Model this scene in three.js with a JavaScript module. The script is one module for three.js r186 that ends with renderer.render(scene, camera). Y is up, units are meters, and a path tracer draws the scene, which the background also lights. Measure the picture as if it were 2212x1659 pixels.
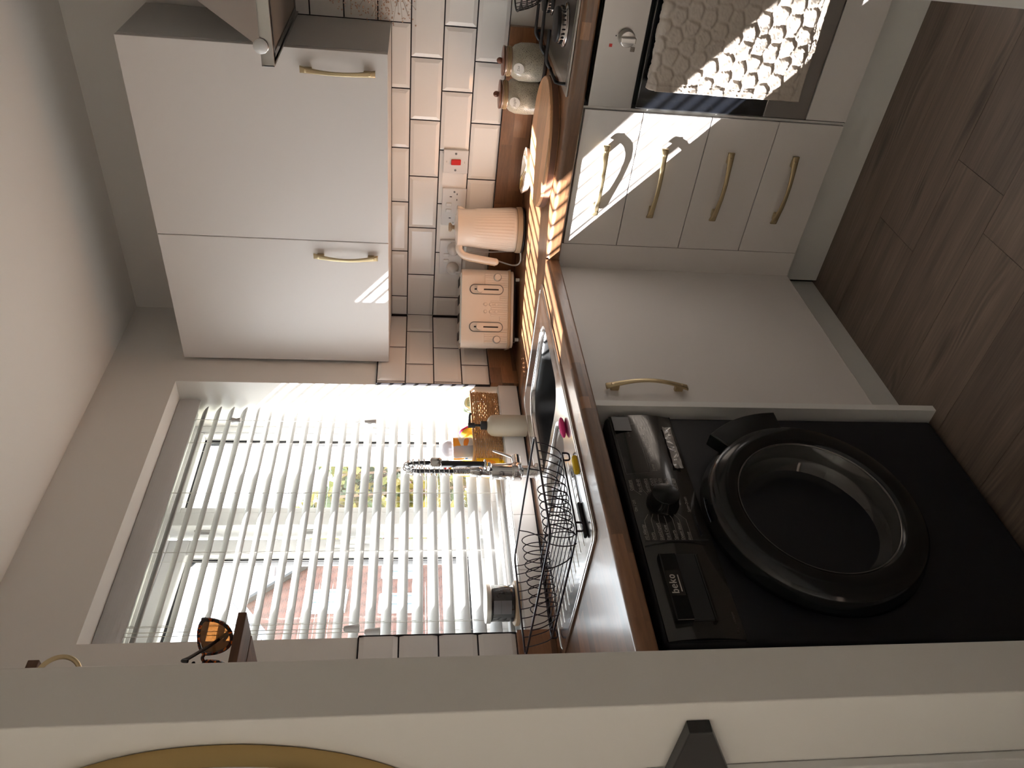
import * as THREE from 'three';
import { RoundedBoxGeometry } from 'three/addons/geometries/RoundedBoxGeometry.js';
import { mergeGeometries } from 'three/addons/utils/BufferGeometryUtils.js';
import { ImprovedNoise } from 'three/addons/math/ImprovedNoise.js';

// ---------------------------------------------------------------- camera, sky, sun, exposure
const scene = new THREE.Scene();
const renderer = new THREE.WebGLRenderer({ antialias: true });
renderer.toneMapping = THREE.LinearToneMapping;
renderer.toneMappingExposure = 5.8;
renderer.shadowMap.enabled = true;
renderer.outputColorSpace = THREE.SRGBColorSpace;

const EYE = new THREE.Vector3(-2.5612, 1.2996, 1.8039), YAW = 0.8712, PITCH = -0.1316, ROLL = 0.019;
const fwd = new THREE.Vector3(Math.sin(YAW) * Math.cos(PITCH), Math.sin(PITCH), -Math.cos(YAW) * Math.cos(PITCH));
const lvl = new THREE.Vector3(Math.cos(YAW), 0, Math.sin(YAW));
const upw = new THREE.Vector3().crossVectors(lvl, fwd);
const side = lvl.clone().multiplyScalar(Math.cos(ROLL)).addScaledVector(upw, Math.sin(ROLL));
const camera = new THREE.PerspectiveCamera(52.922, 2212 / 1659, 0.05, 200);
camera.position.copy(EYE);
camera.up.copy(side);                        // the phone was held on its side: the room's right is the picture's top
camera.lookAt(EYE.clone().add(fwd));
scene.add(camera);

scene.background = new THREE.Color(0.86, 0.94, 1.0);
scene.backgroundIntensity = 1.3;

const sun = new THREE.DirectionalLight(new THREE.Color(1.0, 0.985, 0.965), 13);
sun.position.set(-0.42 * 12, 0.915 * 12, -12);
sun.target.position.set(0, 0, 0);
sun.castShadow = true; sun.shadow.radius = 1;
sun.shadow.mapSize.set(4096, 4096);
Object.assign(sun.shadow.camera, { left: -8, right: 8, top: 8, bottom: -8, near: 0.5, far: 60 });
scene.add(sun, sun.target);

// ---------------------------------------------------------------- helpers
let seed = 20240611;
const rnd = () => { seed |= 0; seed = seed + 0x6D2B79F5 | 0; let t = Math.imul(seed ^ seed >>> 15, 1 | seed); t = t + Math.imul(t ^ t >>> 7, 61 | t) ^ t; return ((t ^ t >>> 14) >>> 0) / 4294967296; };
const rr = (a, b) => a + (b - a) * rnd();
const noise = new ImprovedNoise();
const V = (x, y, z) => new THREE.Vector3(x, y, z);
const taken = new Map();
function numbered(n) { const k = taken.get(n) || 0; taken.set(n, k + 1); return k ? n + '_' + String(k).padStart(3, '0') : n; }
function tag(o, label, category, group) { o.userData.label = label; o.userData.category = category; if (group) o.userData.group = group; return o; }
function thing(name, label, category, p = [0, 0, 0], turn = 0, group) {
  const g = new THREE.Group(); g.name = numbered(name); g.position.set(...p); g.rotation.y = turn; scene.add(g);
  return tag(g, label, category, group);
}
function part(name, geo, mat, parent, label) {
  const g = Array.isArray(geo) ? join(geo) : geo;
  const m = new THREE.Mesh(g, mat); m.name = name; m.castShadow = m.receiveShadow = true; parent.add(m);
  if (label) m.userData.label = label;
  return m;
}
function single(name, geo, mat, label, category, group) {
  const m = part(numbered(name), geo, mat, scene); return tag(m, label, category, group);
}
function structure(name, geo, mat, label, category = 'room') {
  const m = part(numbered(name), geo, mat, scene); m.userData.kind = 'structure'; return tag(m, label, category);
}
function structureGroup(name, label, category = 'room') {
  const g = new THREE.Group(); g.name = numbered(name); scene.add(g); g.userData.kind = 'structure'; return tag(g, label, category);
}
function join(list) {
  const flat = list.map((g) => { const h = g.index ? g.toNonIndexed() : g.clone(); for (const k of Object.keys(h.attributes)) if (!['position', 'normal', 'uv'].includes(k)) h.deleteAttribute(k); return h; });
  return mergeGeometries(flat, false);
}
const bx = (w, h, d, x = 0, y = 0, z = 0) => new THREE.BoxGeometry(w, h, d).translate(x, y, z);
const rb = (w, h, d, r = 0.003, x = 0, y = 0, z = 0, s = 2) => new RoundedBoxGeometry(w, h, d, s, Math.min(r, w / 2.01, h / 2.01, d / 2.01)).translate(x, y, z);
// box between two corners
const span = (x0, x1, y0, y1, z0, z1, r = 0) => r ? rb(Math.abs(x1 - x0), Math.abs(y1 - y0), Math.abs(z1 - z0), r, (x0 + x1) / 2, (y0 + y1) / 2, (z0 + z1) / 2)
  : bx(Math.abs(x1 - x0), Math.abs(y1 - y0), Math.abs(z1 - z0), (x0 + x1) / 2, (y0 + y1) / 2, (z0 + z1) / 2);
const cyl = (r0, r1, h, x = 0, y = 0, z = 0, n = 32) => new THREE.CylinderGeometry(r0, r1, h, n).translate(x, y, z);
function tube(pts, r, n = 40, rad = 6, closed = false) {
  return new THREE.TubeGeometry(new THREE.CatmullRomCurve3(pts.map((p) => p.isVector3 ? p : V(...p)), closed, 'centripetal', 0.5), n, r, rad, closed);
}
function polytube(pts, r, rad = 6, bend = 0.01) {       // straight runs with rounded corners
  const P = pts.map((p) => V(...p)), path = new THREE.CurvePath();
  let last = P[0];
  for (let i = 1; i < P.length - 1; i++) {
    const a = P[i].clone().add(P[i - 1].clone().sub(P[i]).setLength(Math.min(bend, P[i - 1].distanceTo(P[i]) * 0.45)));
    const b = P[i].clone().add(P[i + 1].clone().sub(P[i]).setLength(Math.min(bend, P[i + 1].distanceTo(P[i]) * 0.45)));
    path.add(new THREE.LineCurve3(last, a)); path.add(new THREE.QuadraticBezierCurve3(a, P[i], b)); last = b;
  }
  path.add(new THREE.LineCurve3(last, P[P.length - 1]));
  // sample each piece on its own so that corners stay sharp where they should
  const q = [];
  path.curves.forEach((c, i) => { const n = c.isLineCurve3 ? 1 : 4; for (let k = i ? 1 : 0; k <= n; k++) q.push(c.getPoint(k / n)); });
  const cp = new THREE.CatmullRomCurve3(q, false, 'centripetal');
  return new THREE.TubeGeometry(cp, q.length * 3, r, rad, false);
}
const lathe = (pts, n = 48) => new THREE.LatheGeometry(pts.map((p) => new THREE.Vector2(...p)), n);
function uvm(geo, size = 1, run = 'x') {                 // uv in metres, grain along the run
  const g = geo.index ? geo.toNonIndexed() : geo, p = g.attributes.position, n = g.attributes.normal, uv = new Float32Array(p.count * 2);
  for (let i = 0; i < p.count; i++) {
    const a = Math.abs(n.getX(i)), b = Math.abs(n.getY(i)), c = Math.abs(n.getZ(i)), x = p.getX(i), y = p.getY(i), z = p.getZ(i);
    let u, v;
    if (run === 'x') { if (b >= a && b >= c) { u = x; v = z; } else if (c >= a) { u = x; v = y; } else { u = z; v = y; } }
    else if (run === 'z') { if (b >= a && b >= c) { u = z; v = x; } else if (a >= c) { u = z; v = y; } else { u = x; v = y; } }
    else { if (b >= a && b >= c) { u = x; v = z; } else if (c >= a) { u = y; v = x; } else { u = y; v = z; } }
    uv[i * 2] = u / size; uv[i * 2 + 1] = v / size;
  }
  g.setAttribute('uv', new THREE.BufferAttribute(uv, 2)); return g;
}
function canvas(w, h, draw, srgb = true) {
  const c = document.createElement('canvas'); c.width = w; c.height = h; draw(c.getContext('2d'), w, h);
  const t = new THREE.CanvasTexture(c); if (srgb) t.colorSpace = THREE.SRGBColorSpace; t.wrapS = t.wrapT = THREE.RepeatWrapping; t.anisotropy = 8; return t;
}
function pixels(w, h, fn, srgb = true) {
  const d = new Uint8Array(w * h * 4);
  for (let j = 0; j < h; j++) for (let i = 0; i < w; i++) { const c = fn(i / w, j / h, i, j), k = (j * w + i) * 4; d[k] = c[0]; d[k + 1] = c[1]; d[k + 2] = c[2]; d[k + 3] = 255; }
  const t = new THREE.DataTexture(d, w, h); t.magFilter = THREE.LinearFilter; t.minFilter = THREE.LinearMipmapLinearFilter; t.generateMipmaps = true; t.wrapS = t.wrapT = THREE.RepeatWrapping;
  if (srgb) t.colorSpace = THREE.SRGBColorSpace; t.needsUpdate = true; return t;
}
const cl = (v) => Math.max(0, Math.min(255, v));
// tileable noise on a torus-like lattice
function tn(u, v, fu, fv, s) { return noise.noise(Math.cos(u * 6.28318) * fu / 6.28, Math.sin(u * 6.28318) * fu / 6.28 + s, v * fv) ; }

// ---------------------------------------------------------------- textures
// worktop print: staves about 42 mm wide, 0.12 to 0.4 m long, square of 1.26 m
const STAVES = 30, SQ = 1.26;
const staveRows = [];
for (let r = 0; r < STAVES; r++) { const cuts = [0]; let x = rr(0.02, 0.15); while (x < 0.93) { cuts.push(x); x += rr(0.09, 0.24); } cuts.push(1); staveRows.push(cuts.map((c, i) => [c, rnd(), rr(0, 50)])); }
const worktopTex = pixels(1024, 1024, (u, v) => {
  const r = Math.min(STAVES - 1, Math.floor(v * STAVES)), cuts = staveRows[r]; let k = 0; while (k < cuts.length - 2 && u >= cuts[k + 1][0]) k++;
  const tone = cuts[k][1], s = cuts[k][2];
  const g = noise.noise(u * 26, v * 240, s) * 0.5 + noise.noise(u * 90, v * 620, s + 7) * 0.35 + noise.noise(u * 7, v * 60, s + 3) * 0.5;
  const l = 0.78 + tone * 0.42 + g * 0.17;
  const w = tone > 0.82 ? 0.08 : 0;
  return [cl(154 * l + 10 * w), cl(109 * l), cl(74 * l)];
});
// plain wood grain (boards)
const grain = (base, amp, fu, fv, s0) => pixels(512, 512, (u, v) => {
  const g = noise.noise(u * fu, v * fv, s0) * 0.6 + noise.noise(u * fu * 3, v * fv * 3, s0 + 5) * 0.3 + noise.noise(u * 2, v * fv * 0.3, s0 + 9) * 0.5;
  return base.map((c) => cl(c * (1 + amp * g)));
});
const darkWoodTex = grain([96, 66, 48], 0.35, 3, 40, 3.1);
const boardTex = pixels(512, 512, (u, v) => {
  const st = Math.floor(v * 5.01), tone = [0.96, 1.06, 0.9, 1.1, 0.98, 1][st];
  const ring = Math.sin((v * 34 + noise.noise(u * 2.2, v * 4, 2) * 3.2) * 6.28) * 0.045;
  const g = noise.noise(u * 5, v * 70, st * 9) * 0.09 + noise.noise(u * 14, v * 200, 4) * 0.05;
  const l = tone + ring + g; return [cl(224 * l), cl(172 * l), cl(128 * l)];
});
const floorTexs = [0, 1, 2, 3].map((k) => pixels(256, 1024, (u, v) => {
  const g = noise.noise(u * 34, v * 7, k * 11 + 1) * 0.55 + noise.noise(u * 90, v * 16, k * 5 + 2) * 0.35 + noise.noise(u * 5, v * 2.2, k * 17) * 0.7;
  const cath = Math.pow(Math.max(0, noise.noise(u * 3.2, v * 3, k * 23 + 4)), 2) * Math.sin((u * 9 + noise.noise(u * 2, v * 3.4, k) * 3) * 9) * 0.35;
  const kn = Math.pow(Math.max(0, noise.noise(u * 4, v * 5, k * 31 + 8) - 0.42), 1) * 2.2;
  const l = 0.98 + [0.05, -0.07, 0.1, -0.02][k] + g * 0.2 + cath * 0.8 - kn * 0.35; return [cl(118 * l), cl(104 * l), cl(94 * l)];
}));
const brushedTex = pixels(256, 512, (u, v) => { const g = noise.noise(u * 3, v * 260, 1) * 18 + noise.noise(u * 9, v * 500, 5) * 10; const c = cl(120 + g); return [c, c, c]; }, false);
const speckTex = pixels(512, 512, (u, v) => {
  const a = noise.noise(u * 60, v * 60, 3), b = noise.noise(u * 120, v * 120, 9), c = noise.noise(u * 6, v * 6, 2) * 0.05;
  const dark = a > 0.36 ? 0.42 : b > 0.42 ? 0.62 : 1; const l = (1 + c) * dark; return [cl(196 * l), cl(190 * l), cl(172 * l)];
});
const brickTex = pixels(512, 512, (u, v) => {
  const row = Math.floor(v * 24), off = row % 2 ? 0.5 : 0, cx = u * 8 + off, fx = cx - Math.floor(cx), fy = v * 24 - row;
  const id = Math.floor(cx) % 8 * 13 + row * 7; const t = 0.86 + 0.28 * Math.abs(Math.sin(id * 12.9898));
  const mortar = fx < 0.05 || fy < 0.14; return mortar ? [98, 88, 84] : [cl(96 * t), cl(62 * t), cl(54 * t)];
});
const plasterBump = pixels(512, 512, (u, v) => { const n = noise.noise(u * 90, v * 90, 1) * 40 + noise.noise(u * 200, v * 200, 4) * 50; const c = cl(128 + n); return [c, c, c]; }, false);

// ---------------------------------------------------------------- materials
const C = (r, g, b) => new THREE.Color(r, g, b);
const std = (color, roughness = 0.6, o = {}) => new THREE.MeshStandardMaterial({ color: color.isColor ? color : new THREE.Color(color), roughness, ...o });
const phy = (color, roughness = 0.6, o = {}) => new THREE.MeshPhysicalMaterial({ color: color.isColor ? color : new THREE.Color(color), roughness, ...o });
const M = {
  wall: std(C(0.82, 0.795, 0.755), 0.9),
  ceiling: std(C(0.92, 0.89, 0.84), 0.92),
  cab: phy(C(0.76, 0.715, 0.69), 0.42),
  carcass: std(C(0.62, 0.605, 0.58), 0.55),
  plinth: phy(C(0.80, 0.785, 0.75), 0.45),
  tile: phy(C(0.90, 0.875, 0.85), 0.13, { clearcoat: 0.4, clearcoatRoughness: 0.08 }),
  grout: std(C(0.022, 0.018, 0.022), 0.95),
  worktop: phy(C(0.70, 0.69, 0.72), 0.42, { clearcoat: 0.7, clearcoatRoughness: 0.22, map: worktopTex }),
  darkWood: std(0xffffff, 0.6, { map: darkWoodTex }),
  board: phy(0xffffff, 0.42, { map: boardTex }),
  boardEdge: std(C(0.19, 0.09, 0.055), 0.8),
  gold: std(C(0.56, 0.455, 0.28), 0.4, { metalness: 1 }),
  steel: std(C(0.40, 0.385, 0.37), 0.3, { metalness: 1, roughnessMap: null }),
  sinkSteel: std(C(0.66, 0.65, 0.65), 0.2, { metalness: 1 }),
  chrome: std(C(0.72, 0.71, 0.71), 0.07, { metalness: 1 }),
  darkSteel: std(C(0.22, 0.21, 0.2), 0.3, { metalness: 1 }),
  black: phy(C(0.012, 0.012, 0.014), 0.35),
  matBlack: std(C(0.014, 0.014, 0.016), 0.75),
  glassBlack: phy(C(0.008, 0.009, 0.012), 0.06, { clearcoat: 1, clearcoatRoughness: 0.03 }),
  washer: phy(C(0.003, 0.004, 0.009), 0.5),
  washerGloss: phy(C(0.006, 0.007, 0.009), 0.14),
  cream: phy(C(0.80, 0.705, 0.61), 0.22, { clearcoat: 0.6, clearcoatRoughness: 0.1 }),
  paleWood: std(C(0.56, 0.41, 0.27), 0.5),
  white: phy(C(0.80, 0.79, 0.77), 0.3),
  upvc: phy(C(0.66, 0.655, 0.65), 0.25),
  slat: phy(C(0.56, 0.555, 0.55), 0.45),
  plastic: phy(C(0.74, 0.73, 0.72), 0.28),
  red: phy(C(0.62, 0.02, 0.015), 0.3),
  wire: phy(C(0.025, 0.014, 0.026), 0.35),
  iron: std(C(0.03, 0.03, 0.032), 0.5, { metalness: 0.4 }),
  wicker: std(C(0.44, 0.25, 0.11), 0.7),
  glass: phy(0xffffff, 0.0, { transmission: 1, thickness: 0, ior: 1.5 }),
  stone: phy(C(0.46, 0.40, 0.31), 0.65),
  cord: std(C(0.7, 0.68, 0.64), 0.8),
};
const DOOR_T = 0.018;

// ---------------------------------------------------------------- room shell
const H = 2.343, WX0 = -1.4425, WX1 = -0.436, WY0 = 0.985, WY1 = 2.10, TOP = 0.908;
structure('ceiling', span(-5.1, 0.12, H, H + 0.12, -0.28, 4.1), M.ceiling, 'matt warm white ceiling above the kitchen and the next room', 'ceiling');
// floor: planks 0.19 m wide running away from the window wall
const floor = structureGroup('floor', 'dark brown wood floor of long narrow planks', 'floor');
part('subfloor', span(-5.1, 0.12, -0.12, -0.009, -0.28, 4.1), M.matBlack, floor);
const plankMats = floorTexs.map((t) => phy(0xffffff, 0.46, { map: t }));
const plankGeo = {};
{
  const W = 0.19, L = 1.28;
  for (let i = 0; i < 26; i++) {
    const x0 = -0.1375 - i * W - W, x1 = x0 + W;
    const off = ((i * 0.437) % 1) * L; let z = i === 4 ? 1.137 - 2 * L : -off;
    for (; z < 4.05; z += L) {
      const a = Math.max(z, 0), b = Math.min(z + L, 4.05); if (b - a < 0.03) continue;
      const key = (b - a).toFixed(3); if (!plankGeo[key]) { const g = bx(W - 0.0012, 0.009, b - a - 0.0012); const p = g.attributes.position, uv = g.attributes.uv; for (let q = 0; q < p.count; q++) uv.setXY(q, p.getX(q) / W + 0.5, p.getZ(q) / L + 0.5); plankGeo[key] = g; }
      const m = part('plank', plankGeo[key], plankMats[(i * 7 + Math.round(z * 3) + 40) % 4], floor); m.position.set((x0 + x1) / 2, -0.0045, (a + b) / 2);
    }
  }
}
// window wall with two openings (kitchen, next room), outer face at z = -0.30
{
  const zz = [-0.30, 0], X0 = -5.1, A0 = -4.9, A1 = -4.0;
  structure('wall_back', join([
    span(WX1, 0.12, -0.12, H, ...zz), span(WX0, WX1, -0.12, WY0 - 0.012, ...zz), span(WX0, WX1, WY1, H, ...zz),
    span(A1, WX0, -0.12, H, ...zz), span(A0, A1, -0.12, 0.1, ...zz), span(A0, A1, 2.12, H, ...zz), span(X0, A0, -0.12, H, ...zz)]), M.wall, 'painted warm grey window wall', 'wall');
  // patio door frame of the next room
  const w2 = structureGroup('window_2', 'white framed glazed opening of the next room', 'window');
  part('window_frame', [span(A0, A1, 0.1, 0.17, -0.2, -0.14), span(A0, A1, 2.05, 2.12, -0.2, -0.14), span(A0, A0 + 0.07, 0.17, 2.05, -0.2, -0.14), span(A1 - 0.07, A1, 0.17, 2.05, -0.2, -0.14), span(-4.49, -4.41, 0.17, 2.05, -0.2, -0.14)], M.upvc, w2);
  part('pane', span(A0 + 0.06, -4.48, 0.16, 2.06, -0.172, -0.17), M.glass, w2); part('pane', span(-4.42, A1 - 0.06, 0.16, 2.06, -0.172, -0.17), M.glass, w2);
}
const wallRight = structure('wall_right', span(0, 0.12, -0.12, H, 0, 4.1), M.wall, 'painted warm grey wall behind the hob', 'wall');
structure("wall_front", span(-5.1, 0.12, -0.12, H, 4.0, 4.12), M.wall, "painted wall behind the camera", "wall");
structure('wall_left', span(-5.22, -5.1, -0.12, H, -0.30, 4.12), M.wall, 'painted end wall of the next room', 'wall');
const SX1 = -1.8825, SX0 = -1.979, SZ = 0.65;
structure('wall_stub', rb(SX1 - SX0, H, SZ, 0.003, (SX0 + SX1) / 2, H / 2, SZ / 2), M.wall, 'short painted dividing wall beside the washing machine', 'wall');
structure('trim_1', span(SX0 - 0.018, SX0, 0, 2.06, 0.33, 0.425, 0.004), M.white, 'white upright trim board on the dividing wall', 'trim');

// ---------------------------------------------------------------- wall tiles
function tileGeo(w, h, b) {                             // b: bevel on left, right, bottom, top (0 where the tile is cut)
  const e = 0.004, t = 0.008, [l, r, d, u] = b, X = w / 2, Y = h / 2;
  const o = [[-X, -Y], [X, -Y], [X, Y], [-X, Y]], inn = [[-X + l, -Y + d], [X - r, -Y + d], [X - r, Y - u], [-X + l, Y - u]];
  const P = [];
  const quad = (a, b2, c, d2) => P.push(...a, ...b2, ...c, ...a, ...c, ...d2);
  for (let i = 0; i < 4; i++) {
    const j = (i + 1) % 4, cut = [d, r, u, l][i] === 0, hz = cut ? t : e;
    quad([...o[i], 0], [...o[j], 0], [...o[j], hz], [...o[i], hz]);
    if (!cut) quad([...o[i], e], [...o[j], e], [...inn[j], t], [...inn[i], t]);
  }
  quad([...inn[0], t], [...inn[1], t], [...inn[2], t], [...inn[3], t]);
  const g = new THREE.BufferGeometry(); g.setAttribute('position', new THREE.Float32BufferAttribute(P, 3)); g.computeVertexNormals();
  g.setAttribute('uv', new THREE.Float32BufferAttribute(new Float32Array(P.length / 3 * 2), 2)); return g;
}
const BV = 0.013, tileCache = {};
function placeTile(parent, a0, a1, y0, y1, full, put) {
  const G = 0.0022, w = a1 - a0 - G, h = y1 - y0 - G; if (w < 0.006 || h < 0.006) return;
  const b = full.map((f, i) => f ? Math.min(BV, (i < 2 ? w : h) * 0.4) : 0), key = w.toFixed(4) + h.toFixed(4) + b.map((q) => q ? 1 : 0).join('');
  const m = part('tile', tileCache[key] ||= tileGeo(w, h, b), M.tile, parent); put(m, (a0 + a1) / 2, (y0 + y1) / 2);
}
const TU = 1.01, TP = 0.102, TW = 0.202;
const cookTiles = structureGroup('wall_tiles', 'cream bevelled brick tiles with black grout behind the hob', 'tiles');
part('grout', span(-0.0045, -0.0002, TU, 1.76, 0.0045, 1.95), M.grout, cookTiles);
for (let k = 0; k < 8; k++) {
  const y0 = TU + TP * k, cutTop = k === 3;
  for (let n = -2; n < 10; n++) {
    const z0 = 0.1939 + TW * n + (k % 2 ? TW / 2 : 0), z1 = z0 + TW;
    const lim = k >= 3 ? [[0.0085, 1.104], [1.104, 1.95]] : [[0.0085, 1.95]];
    for (const [a, b] of lim) {
      const s = Math.max(z0, a), e = Math.min(z1, b); if (e - s < 0.012) continue;
      const hi = k >= 3 && b < 1.2 ? (k === 3 ? 1.3765 : null) : Math.min(y0 + TP, 1.76); if (hi === null || hi - y0 < 0.012) continue;
      placeTile(cookTiles, s, e, y0, hi, [s === z0, e === z1, true, hi === y0 + TP], (m, zc, yc) => { m.rotation.y = -Math.PI / 2; m.position.set(-0.0002, yc, zc); });
    }
  }
}
const winTiles = structureGroup('wall_tiles', 'cream bevelled brick tiles with black grout between corner and window', 'tiles');
part('grout', [span(WX1 + 0.001, -0.0045, TU, TU + 4 * TP + 0.002, 0.0002, 0.0045), span(SX1, WX0 - 0.001, TU, TU + 4 * TP + 0.002, 0.0002, 0.0045)], M.grout, winTiles);
for (let k = 0; k < 4; k++) for (let n = -2; n < 14; n++) {
  const x1 = -0.016 - TW * n + (k % 2 ? 0 : TW / 2), x0 = x1 - TW;
  for (const [a, b] of [[WX1, -0.0085], [SX1, WX0]]) {
    const s = Math.max(x0, a), e = Math.min(x1, b); if (e - s < 0.008) continue;
    const hi = Math.min(TU + TP * (k + 1), b > -1 ? 2 : 2);
    placeTile(winTiles, s, e, TU + TP * k, hi, [s === x0, e === x1, true, true], (m, xc, yc) => m.position.set(xc, yc, 0.0002));
  }
}
part('edge_trim', [span(WX1 - 0.001, WX1 + 0.003, TU, TU + 4 * TP, 0.0002, 0.0085), span(WX0 - 0.003, WX0 + 0.001, TU, TU + 4 * TP, 0.0002, 0.0085)], M.grout, winTiles, 'black edge strip beside the window');
// tiled sill front and sill
const sill = structureGroup('trim_2', 'white tiled window sill and its tiled front', 'window sill');
part('sill_board', span(WX0 + 0.001, WX1 - 0.001, WY0 - 0.012, WY0, -0.299, 0.004), M.upvc, sill);
part('grout', span(WX0, WX1, 0.909, WY0 - 0.012, 0.0002, 0.0035), M.grout, sill);
for (let n = 0; n < 6; n++) { const x1 = -0.436 - n * TW + 0.0, x0 = Math.max(x1 - TW, WX0); placeTile(sill, x0, x1, 0.914, WY0 - 0.002, [false, false, false, false], (m, xc, yc) => m.position.set(xc, yc, 0.0002)); }

// ---------------------------------------------------------------- window, blind
const win = structureGroup('window_1', 'white framed kitchen window with its left casement ajar', 'window');
{
  const z0 = -0.28, z1 = -0.21, fw = 0.03;
  part('window_frame', [span(WX0, WX1, WY0, WY0 + 0.05, z0, z1, 0.004), span(WX0, WX1, WY1 - 0.045, WY1, z0, z1, 0.004), span(WX0, WX0 + fw, WY0 + 0.046, WY1 - 0.041, z0, z1, 0.004), span(WX1 - fw, WX1, WY0 + 0.046, WY1 - 0.041, z0, z1, 0.004)], M.upvc, win);
  part('mullion', span(-0.899, -0.845, WY0 + 0.046, WY1 - 0.041, z0, z1 + 0.001, 0.004), M.upvc, win);
  // fixed light on the right
  const gx0 = -0.845, gx1 = WX1 - fw, gy0 = WY0 + 0.05, gy1 = WY1 - 0.045, s = 0.026, s1 = 0.010, zb = [-0.27, -0.214];
  part('bead', [span(gx0, gx1, gy0, gy0 + s, ...zb, 0.005), span(gx0, gx1, gy1 - s, gy1, ...zb, 0.005), span(gx0, gx0 + s, gy0 + s - 0.003, gy1 - s + 0.003, ...zb, 0.005), span(gx1 - s1, gx1, gy0 + s - 0.003, gy1 - s + 0.003, ...zb, 0.004)], M.upvc, win);
  const q = 0.005, zg = [-0.262, -0.245];
  part('gasket', [span(gx0 + s, gx1 - s1, gy0 + s, gy0 + s + q, ...zg), span(gx0 + s, gx1 - s1, gy1 - s - q, gy1 - s, ...zg), span(gx0 + s, gx0 + s + q, gy0 + s, gy1 - s, ...zg), span(gx1 - s1 - 0.012, gx1 - s1, gy0 + s, gy1 - s, ...zg)], M.matBlack, win);
  part('pane', span(gx0 + s - 0.004, gx1 - s1 + 0.002, gy0 + s - 0.004, gy1 - s + 0.004, -0.2545, -0.2525), M.glass, win);
  // casement hung on the left, a few degrees open
  const cs = new THREE.Group(); cs.name = 'casement'; cs.position.set(WX0 + fw + 0.002, 0, -0.25); cs.rotation.y = THREE.MathUtils.degToRad(5.5); win.add(cs);
  const cw = 0.503, cy0 = WY0 + 0.044, cy1 = WY1 - 0.043, st = 0.068;
  part('casement_frame', [span(0, cw, cy0, cy0 + st, -0.03, 0.03, 0.006), span(0, cw, cy1 - st, cy1, -0.03, 0.03, 0.006), span(0, st, cy0 + st - 0.005, cy1 - st + 0.005, -0.03, 0.03, 0.006), span(cw - st, cw, cy0 + st - 0.005, cy1 - st + 0.005, -0.03, 0.03, 0.006)], M.upvc, cs);
  part('gasket', [span(st, cw - st, cy0 + st, cy0 + st + 0.006, -0.012, 0.008), span(st, cw - st, cy1 - st - 0.008, cy1 - st, -0.012, 0.008), span(st, st + 0.006, cy0 + st, cy1 - st, -0.012, 0.008), span(cw - st - 0.012, cw - st, cy0 + st, cy1 - st, -0.012, 0.008)], M.matBlack, cs);
  part('pane', span(st - 0.004, cw - st + 0.004, cy0 + st - 0.004, cy1 - st + 0.004, -0.003, -0.001), M.glass, cs);
  part('handle', [rb(0.026, 0.07, 0.014, 0.006, cw - 0.034, 1.5, 0.037), rb(0.02, 0.12, 0.016, 0.007, cw - 0.034, 1.455, 0.054), cyl(0.009, 0.009, 0.02, 0, 0, 0, 16).rotateX(Math.PI / 2).translate(cw - 0.034, 1.5, 0.047)], M.upvc, cs);
  part('catch', [rb(0.006, 0.05, 0.018, 0.002, -0.902, 1.62, -0.24), rb(0.006, 0.05, 0.018, 0.002, -0.902, 1.95, -0.24)], M.steel, win);
}
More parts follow.
